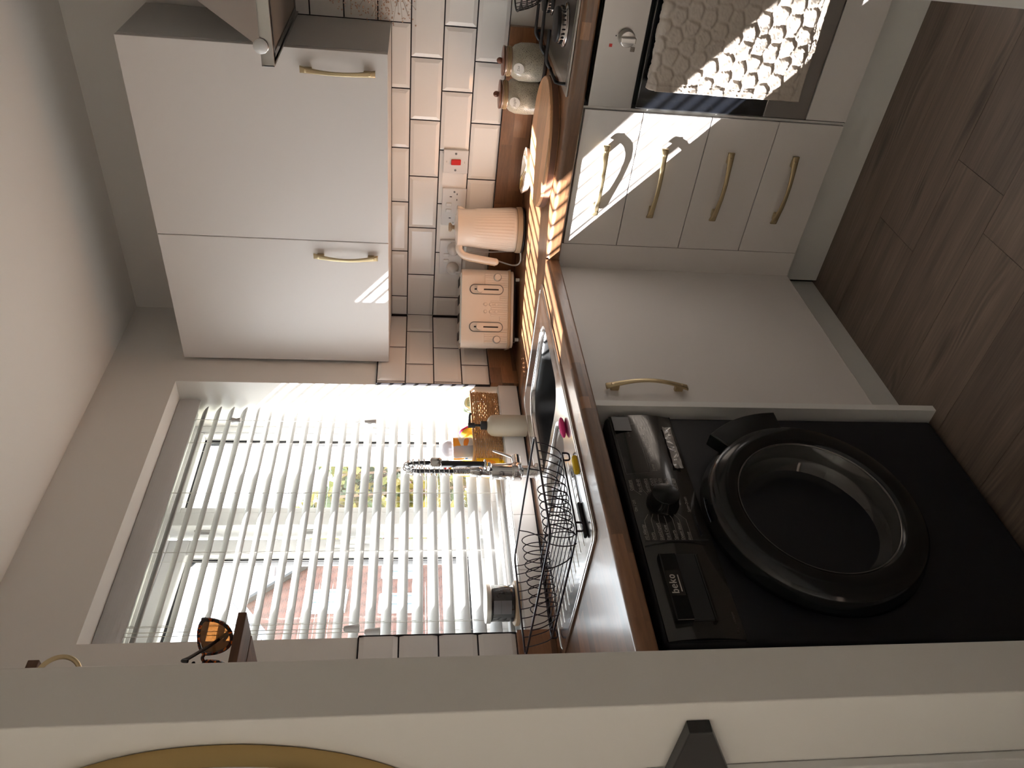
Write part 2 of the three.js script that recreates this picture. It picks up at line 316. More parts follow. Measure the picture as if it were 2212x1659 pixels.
{
  const blind = thing('venetian_blind', 'white wooden venetian blind with tilted slats hanging in the kitchen window', 'blind', [0, 0, 0]);
  const x0 = WX0 + 0.008, x1 = WX1 - 0.01, L = x1 - x0, xc = (x0 + x1) / 2;
  // curved valance, headrail
  const vs = new THREE.Shape(); vs.moveTo(0, 0); vs.quadraticCurveTo(0.012, 0.036, 0, 0.072); vs.lineTo(-0.008, 0.072); vs.quadraticCurveTo(0.003, 0.036, -0.008, 0); vs.closePath();
  const vg = new THREE.ExtrudeGeometry(vs, { depth: L, bevelEnabled: false, curveSegments: 10 }); vg.rotateY(-Math.PI / 2); vg.translate(x1, 2.026, -0.078);
  part('valance', vg, M.slat, blind);
  part('headrail', rb(L, 0.036, 0.05, 0.004, xc, 2.062, -0.125), M.slat, blind);
  // slat: gently crowned, edge at the room side lower
  const ss = new THREE.Shape(), N = 8, wv = 0.05, th = 0.0028;
  for (let i = 0; i <= N; i++) { const t = i / N - 0.5; ss[i ? 'lineTo' : 'moveTo'](t * wv, 0.003 * (1 - 4 * t * t) + th / 2); }
  for (let i = N; i >= 0; i--) { const t = i / N - 0.5; ss.lineTo(t * wv, 0.003 * (1 - 4 * t * t) - th / 2); }
  const sg = new THREE.ExtrudeGeometry(ss, { depth: L, bevelEnabled: false }); sg.translate(0, 0, -L / 2); sg.rotateY(-Math.PI / 2);   // width along z, length along x
  const tilt = THREE.MathUtils.degToRad(34), ns = 23, p = 0.0443;
  for (let i = 0; i < ns; i++) {
    const m = part('slat', sg, M.slat, blind); m.position.set(xc + rr(-0.001, 0.001), 2.018 - i * p, -0.128); m.rotation.x = tilt + rr(-0.015, 0.015);
  }
  const yb = 2.018 - ns * p - 0.0;
  part('bottom_rail', rb(L, 0.014, 0.05, 0.005, xc, Math.max(yb, WY0 + 0.009), -0.128), M.slat, blind);
  for (const lx of [-0.627, -0.853, -1.085, -1.332]) {
    const gs = [tube([[lx, 2.05, -0.106], [lx, 1.0, -0.106]], 0.0008, 2, 4), tube([[lx, 2.05, -0.15], [lx, 1.0, -0.15]], 0.0008, 2, 4), tube([[lx + 0.018, 2.05, -0.128], [lx + 0.018, 1.0, -0.128]], 0.0009, 2, 4)];
    part('ladder_cord', gs, M.cord, blind);
  }
  const wood = M.slat;
  const tog = lathe([[0, 0.022], [0.006, 0.022], [0.008, 0.018], [0.0115, -0.018], [0.0115, -0.02], [0, -0.02]], 20);
  const acorn = lathe([[0, 0.016], [0.009, 0.015], [0.0095, 0.012], [0.0065, 0], [0.0095, -0.012], [0.009, -0.015], [0, -0.016]], 20);
  const pull = (pts, togs) => { const c = part('pull_cord', [tube(pts, 0.001, 12, 5)], M.cord, blind); for (const [g, x, y] of togs) { const t = part('toggle', g, wood, c); t.position.set(x, y, -0.075); } };
  pull([[-0.546, 2.03, -0.078], [-0.55, 1.89, -0.075], [-0.5515, 1.43, -0.075]], [[acorn, -0.55, 1.888], [tog, -0.5515, 1.434]]);
  pull([[-1.365, 2.03, -0.078], [-1.368, 1.6, -0.075], [-1.3682, 1.44, -0.075]], [[tog, -1.3682, 1.4426]]);
  pull([[-1.377, 2.03, -0.078], [-1.379, 1.6, -0.075], [-1.3796, 1.386, -0.075]], [[tog, -1.3796, 1.3865]]);
}

// ---------------------------------------------------------------- outside
structure('ground', span(-40, 60, -0.5, -0.4, -70, -0.4), std(C(0.30, 0.30, 0.24), 0.95), 'grassy ground outside the window', 'ground');
{
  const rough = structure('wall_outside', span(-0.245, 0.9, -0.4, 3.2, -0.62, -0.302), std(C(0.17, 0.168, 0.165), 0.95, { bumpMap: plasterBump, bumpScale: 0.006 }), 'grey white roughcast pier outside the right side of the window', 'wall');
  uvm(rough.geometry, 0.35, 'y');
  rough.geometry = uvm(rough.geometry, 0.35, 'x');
}
structure('roof_eaves', join([span(-5.6, -0.25, 2.345, 2.375, -0.64, -0.302), span(-5.6, -0.25, 2.345, 2.50, -0.66, -0.64)]), M.white, 'white boarded eaves above the outside of the window', 'eaves');
{
  // brick gable house, far off
  const bm = std(0xffffff, 0.9, { map: brickTex }), roofM = std(C(0.17, 0.15, 0.15), 0.85), trimM = std(C(0.18, 0.2, 0.24), 0.5), pane = phy(C(0.10, 0.16, 0.24), 0.08);
  const g = thing('brick_house', 'red brick gabled house seen between the blind slats', 'house', [14.13, 0, -23.13], 0.5236);
  const ap = 7.3, hw = 5.2, ev = 4.45;
  const sh = new THREE.Shape(); sh.moveTo(-hw, -0.4); sh.lineTo(hw, -0.4); sh.lineTo(hw, ev); sh.lineTo(0, ap); sh.lineTo(-hw, ev); sh.closePath();
  const wg = new THREE.ExtrudeGeometry(sh, { depth: 7, bevelEnabled: false }); wg.translate(0, 0, -7); part('wall', uvm(wg, 1.8, 'x'), bm, g);
  for (const s of [-1, 1]) {
    const len = Math.hypot(hw + 0.3, (ap - ev) * (hw + 0.3) / hw), an = Math.atan2(ap - ev, hw);
    part('roof', bx(len, 0.12, 7.6).translate(len / 2, 0, 0).rotateZ(-an).rotateY(s < 0 ? Math.PI : 0).translate(0, ap + 0.12, -3.5), roofM, g);
    part('barge_board', bx(len, 0.26, 0.1).translate(len / 2, -0.1, 0).rotateZ(-an).rotateY(s < 0 ? Math.PI : 0).translate(0, ap + 0.12, 0.32), trimM, g, 'dark board along the gable edge');
  }
  for (const [x, y, w, h] of [[0.5, 4.2, 1.75, 1.35], [0.25, 1.5, 1.4, 1.5], [3.2, 1.5, 1.4, 1.5]]) {
    const f = part('window', [bx(w, 0.1, 0.1, x, y + h / 2, 0.03), bx(w, 0.1, 0.1, x, y - h / 2, 0.03), bx(0.1, h, 0.1, x - w / 2, y, 0.03), bx(0.1, h, 0.1, x + w / 2, y, 0.03), bx(0.08, h, 0.1, x, y, 0.03)], M.upvc, g, 'white window frame');
    part('pane', bx(w - 0.08, h - 0.08, 0.04, x, y, 0.02), pane, f);
  }
  // tiled roof behind it
  const h2 = thing('tiled_house', 'grey tiled roof behind the brick gable', 'house', [20.4, 1.0, -35.6], -0.665);
  part('wall', span(-2, 9, -1.4, 3.6, -6, 0), bm, h2);
  const an = Math.atan2(4.1, 3.6), len = Math.hypot(4.1, 3.6), rows = 13;
  const rm = std(C(0.30, 0.29, 0.31), 0.8);
  for (let i = 0; i < rows; i++) { const t = (i + 0.5) / rows; part('tile_row', bx(11.6, 0.07, len / rows * 1.02).rotateX(an - 0.06).translate(3.5, 7.7 - 4.1 * t, -3 + (3.6) * t - 0.0), rm, h2); }
  part('roof_back', bx(11.6, 0.08, len).rotateX(-an).translate(3.5, 5.65, -4.8), rm, h2);
  part('ridge', cyl(0.13, 0.13, 11.6, 0, 0, 0, 12).rotateZ(Math.PI / 2).translate(3.5, 7.74, -3), roofM, h2);
}
{
  // climbing hedge near the window: leaves nobody could count
  const n = 5200, leaf = new THREE.BufferGeometry();
  leaf.setAttribute('position', new THREE.Float32BufferAttribute([0, 0, 0, 0.5, 0.1, 0.35, 0, 0, 1, 0, 0, 0, 0, 0, 1, -0.5, 0.1, 0.35], 3)); leaf.computeVertexNormals();
  leaf.setAttribute('uv', new THREE.Float32BufferAttribute([0, 0, 1, 0, 1, 1, 0, 0, 1, 1, 0, 1], 2));
  const mat = phy(0xffffff, 0.6, { transmission: 0.35, thickness: 0, side: THREE.DoubleSide });
  const bush = thing('leafy_hedge', 'yellow green leafy hedge growing outside the window', 'hedge');
  const im = new THREE.InstancedMesh(leaf, mat, n); im.name = 'leaves'; im.userData.kind = 'stuff'; im.castShadow = im.receiveShadow = true;
  const m = new THREE.Matrix4(), q = new THREE.Quaternion(), e = new THREE.Euler(), col = new THREE.Color();
  const c0 = V(1.75, 0, -4.05), dir = V(0.72, 0, 0.69);   // hedge line across the view
  for (let i = 0; i < n; i++) {
    const t = rr(0.3, 2.5), y = rr(-0.3, 1) * 1.4 + 0.9, top = 2.2 + 0.22 * Math.sin(t * 5) + 0.16 * Math.sin(t * 13 + 1), d = rr(-0.28, 0.28);
    const yy = Math.min(y, top - rnd() * 0.25); e.set(rr(0, 6.3), rr(0, 6.3), rr(0, 6.3)); q.setFromEuler(e); const s = rr(0.06, 0.13);
    m.compose(V(c0.x + dir.x * t + 0.69 * d, yy, c0.z + dir.z * t - 0.72 * d), q, V(s, s, s)); im.setMatrixAt(i, m);
    const k = rnd(); im.setColorAt(i, k < 0.5 ? col.setRGB(0.14 + 0.08 * rnd(), 0.16, 0.02) : k < 0.8 ? col.setRGB(0.05, 0.08, 0.02) : col.setRGB(0.25, 0.19, 0.03));
  }
  bush.add(im);
  const br = []; for (let i = 0; i < 26; i++) { const t = rr(0.35, 2.45), d = rr(-0.15, 0.15), px = c0.x + dir.x * t + 0.69 * d, pz = c0.z + dir.z * t - 0.72 * d; br.push(tube([[px, -0.4, pz], [px + rr(-0.1, 0.1), 0.7, pz], [px + rr(-0.25, 0.25), 1.9, pz + rr(-0.1, 0.1)]], 0.014, 8, 5)); }
  part('stems', br, std(C(0.13, 0.08, 0.05), 0.9), bush);
}

// ---------------------------------------------------------------- gold bow handle
function handleGeo(L = 0.206) {                         // along y, bowing out along +z, foot at z = 0
  const N = 30, P = [], idx = [], ring = 8;
  for (let i = 0; i <= N; i++) {
    const t = i / N, s = 2 * t - 1, y = s * L / 2, out = 0.010 + 0.021 * Math.cos(s * Math.PI / 2), w = 0.0055 + 0.0042 * Math.pow(Math.abs(s), 2.5), th = 0.0032 + 0.0006 * Math.abs(s);
    for (let k = 0; k < ring; k++) { const a = k / ring * 6.28318 + 0.39, c = Math.cos(a), q = Math.sin(a); P.push(Math.sign(c) * Math.pow(Math.abs(c), 0.55) * w, y, out + Math.sign(q) * Math.pow(Math.abs(q), 0.55) * th); }
  }
  for (let i = 0; i < N; i++) for (let k = 0; k < ring; k++) { const a = i * ring + k, b = i * ring + (k + 1) % ring; idx.push(a, b, a + ring, b, b + ring, a + ring); }
  for (let k = 1; k < ring - 1; k++) { idx.push(0, k + 1, k, N * ring, N * ring + k, N * ring + k + 1); }
  const g = new THREE.BufferGeometry(); g.setAttribute('position', new THREE.Float32BufferAttribute(P, 3)); g.setIndex(idx); g.computeVertexNormals();
  g.setAttribute('uv', new THREE.Float32BufferAttribute(new Float32Array(P.length / 3 * 2), 2));
  const foot = (s) => { const f = rb(0.011, 0.022, 0.02, 0.003, 0, s * (L / 2 - 0.022), 0.0095); return f; };
  return join([g, foot(1), foot(-1)]);
}
const HG = handleGeo();
function handle(parent, p, face, horizontal) {          // face 'x' (towards -x) or 'z' (towards +z)
  const h = part('handle', HG, M.gold, parent, 'brass bow handle'); h.position.set(...p);
  if (face === 'x') h.rotation.y = -Math.PI / 2;
  if (horizontal) { h.rotation.order = 'YXZ'; h.rotation.z = Math.PI / 2; }
  return h;
}

// ---------------------------------------------------------------- wall cupboards
function wallCupboard(z0, z1, label, hz) {
  const g = thing('wall_cupboard', label, 'cupboard', [0, 0, 0], 0, 'wall cupboards');
  part('carcass', span(-0.30, -0.012, 1.377, 2.094, z0 + 0.0004, z1 - 0.0004, 0.001), M.carcass, g);
  const d = part('door', span(-0.3205, -0.3025, 1.3775, 2.095, z0 + 0.0012, z1 - 0.0012, 0.0015), M.cab, g);
  handle(d, [-0.3205, 1.515, hz], 'x', false);
}
wallCupboard(0.012, 0.507, 'narrow cream wall cupboard nearest the room corner', 0.455);
wallCupboard(0.507, 1.104, 'wide cream wall cupboard beside the cooker hood', 1.049);

// ---------------------------------------------------------------- base units, right run
const FX = -0.594, FZ = 0.612, YB = 0.1395;
{
  const g = thing('drawer_unit', 'cream four drawer base unit left of the oven', 'drawers');
  part('carcass', span(FX + DOOR_T + 0.002, -0.03, YB, 0.868, 0.6905, 1.0885), M.carcass, g);
  for (const [a, b, hy] of [[0.7035, 0.861, 0.788], [0.5145, 0.7015, 0.626], [0.3255, 0.5125, 0.438], [YB + 0.001, 0.3235, 0.2505]]) {
    const d = part('drawer', span(FX, FX + DOOR_T, a, b, 0.6915, 1.0875, 0.0015), M.cab, g);
    handle(d, [FX, hy, 0.895], 'x', true);
  }
  const post = thing('corner_post', 'cream filler post in the inner corner of the base units', 'panel');
  part('post_face', [span(FX + 0.002, FX + 0.02, YB, 0.868, FZ - 0.01, 0.6895), span(-0.6195, FX + 0.004, YB, 0.868, FZ - 0.02, FZ - 0.002)], M.cab, post);
}
// left run: sink unit, end panel
{
  const g = thing('sink_cupboard', 'cream single door cupboard under the sink', 'cupboard');
  part('carcass', [span(-1.22, -1.204, YB, 0.866, 0.03, FZ - DOOR_T - 0.002), span(-0.64, -0.624, YB, 0.866, 0.03, FZ - DOOR_T - 0.002), span(-1.22, -0.624, YB, YB + 0.016, 0.03, FZ - DOOR_T - 0.002)], M.carcass, g);
  const d = part('door', span(-1.222, -0.6215, YB + 0.001, 0.861, FZ - DOOR_T, FZ, 0.0015), M.cab, g);
  handle(d, [-1.158, 0.722, FZ], 'z', false);
  single('end_panel', span(-1.2415, -1.2225, 0, 0.869, 0.03, 0.633, 0.0012), M.white, 'white end panel between sink cupboard and washing machine', 'panel');
}
single('plinth_board', span(-0.533, -0.515, 0.0, 0.148, 0.56, 1.95, 0.001), M.plinth, 'pale plinth board below drawers and oven', 'plinth');
single('plinth_board', span(-1.2215, -0.5155, 0.0, 0.148, 0.527, 0.545, 0.001), M.plinth, 'pale plinth board below the sink cupboard', 'plinth');

// ---------------------------------------------------------------- worktops and upstands
function frontProfile(len, w, t) {                       // z forward 0..w, y 0..t, rounded front edge, extruded along x
  const s = new THREE.Shape(), r = 0.013; s.moveTo(-w, 0); s.lineTo(-r * 0.5, 0); s.quadraticCurveTo(0, 0, 0, r * 0.5); s.lineTo(0, t - r); s.absarc(-r, t - r, r, 0, Math.PI / 2); s.lineTo(-w, t); s.closePath();
  const g = new THREE.ExtrudeGeometry(s, { depth: len, bevelEnabled: false, curveSegments: 8 }); return g;       // x: -w..0 (front), y, z: 0..len
}
const WT = 0.04, WFX = -0.606, WFZ = 0.641;
{
  // right run: front at x = WFX facing -x
  const f = frontProfile(1.95 - WFZ, 0.05, WT); f.scale(-1, 1, 1); { const i = f.index; const p = f.attributes.position; const q = f.attributes.normal; for (let k = 0; k < q.count; k++) q.setX(k, q.getX(k)); const a = p.array; for (let k = 0; k < p.count; k += 3) for (let c = 0; c < 3; c++) { const s = a[(k + 1) * 3 + c]; a[(k + 1) * 3 + c] = a[(k + 2) * 3 + c]; a[(k + 2) * 3 + c] = s; } f.computeVertexNormals(); }
  f.translate(WFX, TOP - WT, WFZ);
  const right = join([f, span(WFX + 0.05, -0.002, TOP - WT, TOP, WFZ, 1.95), span(WFX, -0.002, TOP - WT, TOP, 0.002, WFZ)]);
  single('worktop', uvm(right, SQ, 'z'), M.worktop, 'wood block worktop running under kettle and hob', 'worktop');
  // left run with cut-out for the bowls
  const len = WFX - SX1 - 0.002, f2 = frontProfile(len, 0.05, WT); f2.rotateY(-Math.PI / 2); f2.translate(WFX - 0.0005, TOP - WT, WFZ);
  f2.computeVertexNormals();
  const X0 = SX1 + 0.001, X1 = WFX - 0.0005, hx0 = -1.30, hx1 = -0.66, hz0 = 0.125, hz1 = 0.535;
  const left = join([f2, span(X0, X1, TOP - WT, TOP, hz1, WFZ - 0.05), span(X0, X1, TOP - WT, TOP, 0.002, hz0), span(X0, hx0, TOP - WT, TOP, hz0, hz1), span(hx1, X1, TOP - WT, TOP, hz0, hz1)]);
  single('worktop', uvm(left, SQ, 'x'), M.worktop, 'wood block worktop around the sink and over the washing machine', 'worktop');
  single('upstand', uvm(span(-0.0205, -0.0005, TOP, TU - 0.0005, 0.021, 1.12, 0.0015), SQ, 'z'), M.worktop, 'wood upstand strip behind kettle and jars', 'upstand');
  single('upstand', uvm(span(WX1, -0.0005, TOP, TU - 0.0005, 0.0005, 0.0205, 0.0015), SQ, 'x'), M.worktop, 'short wood upstand strip behind the toaster', 'upstand');
  single('upstand', uvm(span(SX1 + 0.001, WX0, TOP, TU - 0.0005, 0.0005, 0.0205, 0.0015), SQ, 'x'), M.worktop, 'short wood upstand strip behind the dish rack', 'upstand');
}

// ---------------------------------------------------------------- sink
function rrect(x0, x1, z0, z1, r, P = THREE.Shape) {
  const s = new P(); s.moveTo(x0 + r, z0); s.lineTo(x1 - r, z0); s.absarc(x1 - r, z0 + r, r, -Math.PI / 2, 0); s.lineTo(x1, z1 - r); s.absarc(x1 - r, z1 - r, r, 0, Math.PI / 2); s.lineTo(x0 + r, z1); s.absarc(x0 + r, z1 - r, r, Math.PI / 2, Math.PI); s.lineTo(x0, z0 + r); s.absarc(x0 + r, z0 + r, r, Math.PI, Math.PI * 1.5); s.closePath(); return s;
}
function bowlGeo(x0, x1, z0, z1, r, depth, y) {
  const lv = [[0, 0.004], [0.004, -0.001], [0.004, -0.012], [0.008, -depth * 0.6], [0.014, -depth + 0.03], [0.03, -depth + 0.008], [0.055, -depth], [0.13, -depth - 0.003]], N = 64, P = [], idx = [];
  lv.forEach(([ins, dy], j) => {
    const s = rrect(x0 + ins, x1 - ins, z0 + ins, z1 - ins, Math.max(0.012, r - ins * 0.3)).getSpacedPoints(N);
    for (let i = 0; i <= N; i++) P.push(s[i].x, y + dy, s[i].y);
  });
  for (let j = 0; j < lv.length - 1; j++) for (let i = 0; i < N; i++) { const a = j * (N + 1) + i, b = a + N + 1; idx.push(a, a + 1, b, a + 1, b + 1, b); }
  const base = P.length / 3; P.push((x0 + x1) / 2, y - depth - 0.004, (z0 + z1) / 2); for (let i = 0; i < N; i++) idx.push((lv.length - 1) * (N + 1) + i, (lv.length - 1) * (N + 1) + i + 1, base);
  const g = new THREE.BufferGeometry(); g.setAttribute('position', new THREE.Float32BufferAttribute(P, 3)); g.setIndex(idx); g.computeVertexNormals(); g.setAttribute('uv', new THREE.Float32BufferAttribute(new Float32Array(P.length / 3 * 2), 2)); return g;
}
{
  const g = thing('kitchen_sink', 'stainless steel inset sink with bowl and ribbed drainer below the window', 'sink');
  const b1 = [-1.055, -0.70, 0.155, 0.505], b2 = [-1.235, -1.085, 0.20, 0.47];
  const deck = rrect(-1.566, -0.606, 0.085, 0.564, 0.025); deck.holes.push(rrect(...b1, 0.075, THREE.Path), rrect(...b2, 0.055, THREE.Path));
  const dg = new THREE.ExtrudeGeometry(deck, { depth: 0.003, bevelEnabled: true, bevelThickness: 0.0015, bevelSize: 0.002, bevelSegments: 2, curveSegments: 12 }); dg.rotateX(Math.PI / 2);
  dg.translate(0, TOP + 0.0045, 0); part('deck', dg, M.sinkSteel, g);
  part('bowl', bowlGeo(...b1, 0.075, 0.15, TOP + 0.001), M.sinkSteel, g);
  part('half_bowl', bowlGeo(...b2, 0.055, 0.09, TOP + 0.001), M.sinkSteel, g);
  const rim = rrect(-1.56, -0.612, 0.091, 0.558, 0.022).getSpacedPoints(90).map((p) => V(p.x, TOP + 0.0045, p.y)); rim.pop();
  part('rim', new THREE.TubeGeometry(new THREE.CatmullRomCurve3(rim, true), 180, 0.0035, 6, true), M.sinkSteel, g);
  for (let i = 0; i < 11; i++) { const z = 0.135 + i * 0.037; part('drainer_rib', new THREE.CapsuleGeometry(0.004, 0.25 - (i % 2 ? 0 : 0.02), 4, 8).rotateZ(Math.PI / 2).scale(1, 0.75, 1).translate(-1.395, TOP + 0.0045, z), M.sinkSteel, g); }
  part('waste', [cyl(0.042, 0.042, 0.003, -0.88, TOP - 0.1525, 0.33), cyl(0.03, 0.03, 0.006, -0.88, TOP - 0.151, 0.33)], M.chrome, g);
}

{  // black insert added so the steel bowl looks dark inside, as when reflecting dark
  const g = thing('added_bowl_insert', 'black insert added inside the sink bowl to darken it', 'sink bowl insert');
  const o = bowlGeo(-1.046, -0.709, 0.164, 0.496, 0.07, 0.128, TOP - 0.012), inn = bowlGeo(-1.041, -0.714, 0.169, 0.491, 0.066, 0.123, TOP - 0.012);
  part('insert_wall', [o, inn], std(C(0.018, 0.018, 0.019), 0.4, { side: THREE.DoubleSide }), g);
}
// ---------------------------------------------------------------- tap with spring neck
{
  const g = thing('kitchen_tap', 'chrome spring neck kitchen tap standing behind the sink', 'tap', [-0.965, TOP + 0.004, 0.115], 0);
  part('base', lathe([[0, 0], [0.026, 0], [0.026, 0.006], [0.0185, 0.01], [0.0185, 0.052], [0, 0.052]], 32), M.chrome, g);
  part('body', lathe([[0, 0.05], [0.027, 0.05], [0.029, 0.053], [0.029, 0.072], [0.026, 0.078], [0.0245, 0.08], [0.0245, 0.138], [0.0215, 0.143], [0, 0.143]], 32), M.chrome, g);
  part('spring_base', lathe([[0, 0.143], [0.018, 0.143], [0.018, 0.185], [0.0165, 0.187], [0.0165, 0.205], [0, 0.205]], 28), M.chrome, g);
  // direction in which the neck leans over: towards the bowl
  const d = V(-0.40, 0, 0.917), R = 0.034, y1 = 0.358;
  const path = [V(0, 0.2, 0), V(0, 0.26, 0), V(0, 0.32, 0)];
  for (let a = 0; a <= 10; a++) { const t = a / 10 * Math.PI; path.push(V(0, y1 - 0.002 + R * Math.sin(t), 0).addScaledVector(d, R - R * Math.cos(t))); }
  path.push(V(0, 0.34, 0).addScaledVector(d, 2 * R + 0.002), V(0, 0.315, 0).addScaledVector(d, 2 * R + 0.004));
  const cv = new THREE.CatmullRomCurve3(path, false, 'centripetal');
  part('hose', new THREE.TubeGeometry(cv, 80, 0.0062, 10), M.matBlack, g, 'black inner hose');
  // spring wound on the hose
  const fr = cv.computeFrenetFrames(900, false), sp = [];
  const turns = 30; let ph = 0;
  for (let i = 0; i <= 620; i++) {
    const t = i / 620 * 0.93, rate = t < 0.18 ? 2.4 : 0.72; ph += 6.28318 * turns / 620 * rate * 0.9;
    const k = Math.min(900, Math.round(t * 900)), c = cv.getPointAt(t); sp.push(c.addScaledVector(fr.normals[k], Math.cos(ph) * 0.0125).addScaledVector(fr.binormals[k], Math.sin(ph) * 0.0125));
  }
  part('spring', new THREE.TubeGeometry(new THREE.CatmullRomCurve3(sp), 1400, 0.0018, 6), M.chrome, g);
  const hx = d.clone().multiplyScalar(2 * R + 0.004);
  part('spray_collar', lathe([[0, 0.292], [0.011, 0.292], [0.0155, 0.297], [0.016, 0.32], [0.013, 0.326], [0, 0.326]], 28).translate(hx.x, 0, hx.z), M.chrome, g);
  part('spray_head', [lathe([[0, 0.16], [0.008, 0.16], [0.0088, 0.2], [0.0105, 0.297], [0, 0.297]], 20).translate(hx.x * 0.86, 0, hx.z * 0.86)], M.matBlack, g, 'black spray hose end');
  part('holder', [rb(0.014, 0.01, 0.066, 0.003, 0, 0, 0.03).rotateY(Math.atan2(d.x, d.z)).translate(0, 0.152, 0), new THREE.TorusGeometry(0.012, 0.0035, 8, 24).rotateX(Math.PI / 2).translate(hx.x * 0.86, 0.165, hx.z * 0.86)], M.chrome, g);
  const lv = part('lever', [cyl(0.016, 0.016, 0.034, 0, 0, 0, 24).rotateZ(Math.PI / 2).translate(0.036, 0.062, 0.006), tube([[0.046, 0.064, 0.008], [0.062, 0.088, 0.006], [0.088, 0.128, 0.0]], 0.0042, 12, 8)], M.chrome, g);
}

// ---------------------------------------------------------------- wire dish rack
{
  const g = thing('dish_rack', 'dark wire dish rack standing on the sink drainer', 'dish rack');
  const x0 = -1.549, x1 = -1.247, z0 = 0.066, z1 = 0.543, yt = 1.002, yb = 0.936, y0 = TOP + 0.009;
  part('top_rail', polytube([[x0 + 0.15, yt, z1], [x1, yt, z1], [x1, yt, z0], [x0, yt, z0], [x0, yt, z1], [x0 + 0.149, yt, z1]], 0.0027, 8, 0.014), M.wire, g);
  part('bottom_rail', polytube([[x0 + 0.15, yb, z1 - 0.03], [x1 - 0.03, yb, z1 - 0.03], [x1 - 0.03, yb, z0 + 0.03], [x0 + 0.03, yb, z0 + 0.03], [x0 + 0.03, yb, z1 - 0.03], [x0 + 0.149, yb, z1 - 0.03]], 0.0024, 6, 0.014), M.wire, g);
  for (let i = 1; i < 11; i++) { const x = x0 + (x1 - x0) * i / 11; part('wire', polytube([[x, yt, z1], [x, yt - 0.02, z1 - 0.004], [x, yb, z1 - 0.03], [x, yb - 0.002, (z0 + z1) / 2], [x, yb, z0 + 0.03], [x, yt - 0.02, z0 + 0.004], [x, yt, z0]], 0.0014, 5, 0.022), M.wire, g); }
  for (const i of [2, 6]) { const z = z0 + (z1 - z0) * i / 8; part('cross_wire', polytube([[x0, yt, z], [x0 + 0.006, yt - 0.03, z], [x0 + 0.03, yb - 0.003, z], [x1 - 0.03, yb - 0.003, z], [x1 - 0.006, yt - 0.03, z], [x1, yt, z]], 0.0016, 5, 0.02), M.wire, g); }
  const loops = (z, yA, yB, n, xa, xb) => { const p = []; for (let i = 0; i <= n * 16; i++) { const t = i / 16; p.push(V(xa + (xb - xa) * t / n + 0.010 * Math.sin(t * 6.2832), (yA + yB) / 2 - (yB - yA) / 2 * Math.cos(t * 6.2832), z + 0.004 * Math.sin(t * 6.2832))); } return new THREE.TubeGeometry(new THREE.CatmullRomCurve3(p), n * 26, 0.0014, 5); };
  part('plate_loops', loops(0.498, yb + 0.002, yt + 0.004, 7, -1.372, x0 + 0.012), M.wire, g);
  part('plate_loops', loops(0.235, yb + 0.002, yt + 0.005, 9, -1.308, x0 + 0.012), M.wire, g);
  for (const [x, z] of [[x0 + 0.045, z1 - 0.03], [x1 - 0.045, z1 - 0.03], [x0 + 0.045, z0 + 0.03], [x1 - 0.045, z0 + 0.03]]) part('leg', polytube([[x - 0.012, yb, z], [x - 0.012, y0 + 0.003, z], [x + 0.012, y0 + 0.003, z], [x + 0.012, yb, z]], 0.0024, 6, 0.01), M.wire, g);
  // cutlery lying at the front of the rack
  const k = thing('table_knife', 'dark handled table knife lying at the front of the dish rack', 'knife', [-1.44, TOP + 0.0095, 0.505], 0.06);
  part('blade', rb(0.12, 0.0015, 0.015, 0.0007, 0.07, 0.0, 0), M.chrome, k); part('knife_handle', rb(0.10, 0.008, 0.013, 0.004, -0.04, 0.001, 0), M.matBlack, k);
}
// ---------------------------------------------------------------- sponge and cloth on the sink edge
single('sponge', rb(0.05, 0.012, 0.018, 0.005, -1.352, TOP + 0.0115, 0.5475), std(C(0.78, 0.52, 0.02), 0.9), 'small yellow sponge under the front of the dish rack', 'sponge');
single('scrubbing_pad', new THREE.SphereGeometry(0.035, 24, 14).scale(1, 0.22, 0.36).translate(-1.186, TOP + 0.0135, 0.508), std(C(0.72, 0.03, 0.2), 0.8), 'bright pink scrubbing pad on the front sink edge', 'scrubber');

// ---------------------------------------------------------------- soap dispenser
{
  const g = thing('soap_dispenser', 'cream textured soap dispenser with black pump behind the sink', 'soap dispenser', [-0.69, TOP, 0.046]);
  part('bottle', lathe([[0, 0], [0.034, 0], [0.0365, 0.003], [0.0365, 0.108], [0.034, 0.12], [0.025, 0.13], [0.015, 0.134], [0, 0.134]], 44), M.stone, g);
  part('pump_collar', lathe([[0, 0.134], [0.0145, 0.134], [0.0145, 0.154], [0.012, 0.156], [0, 0.156]], 28), M.matBlack, g);
  part('pump', [cyl(0.0045, 0.0045, 0.024, 0, 0.166, 0, 16), cyl(0.0085, 0.0085, 0.022, 0, 0.186, 0, 20), tube([[0, 0.192, 0], [0.024, 0.192, 0.022], [0.030, 0.188, 0.028]], 0.004, 12, 8)], M.matBlack, g);
}

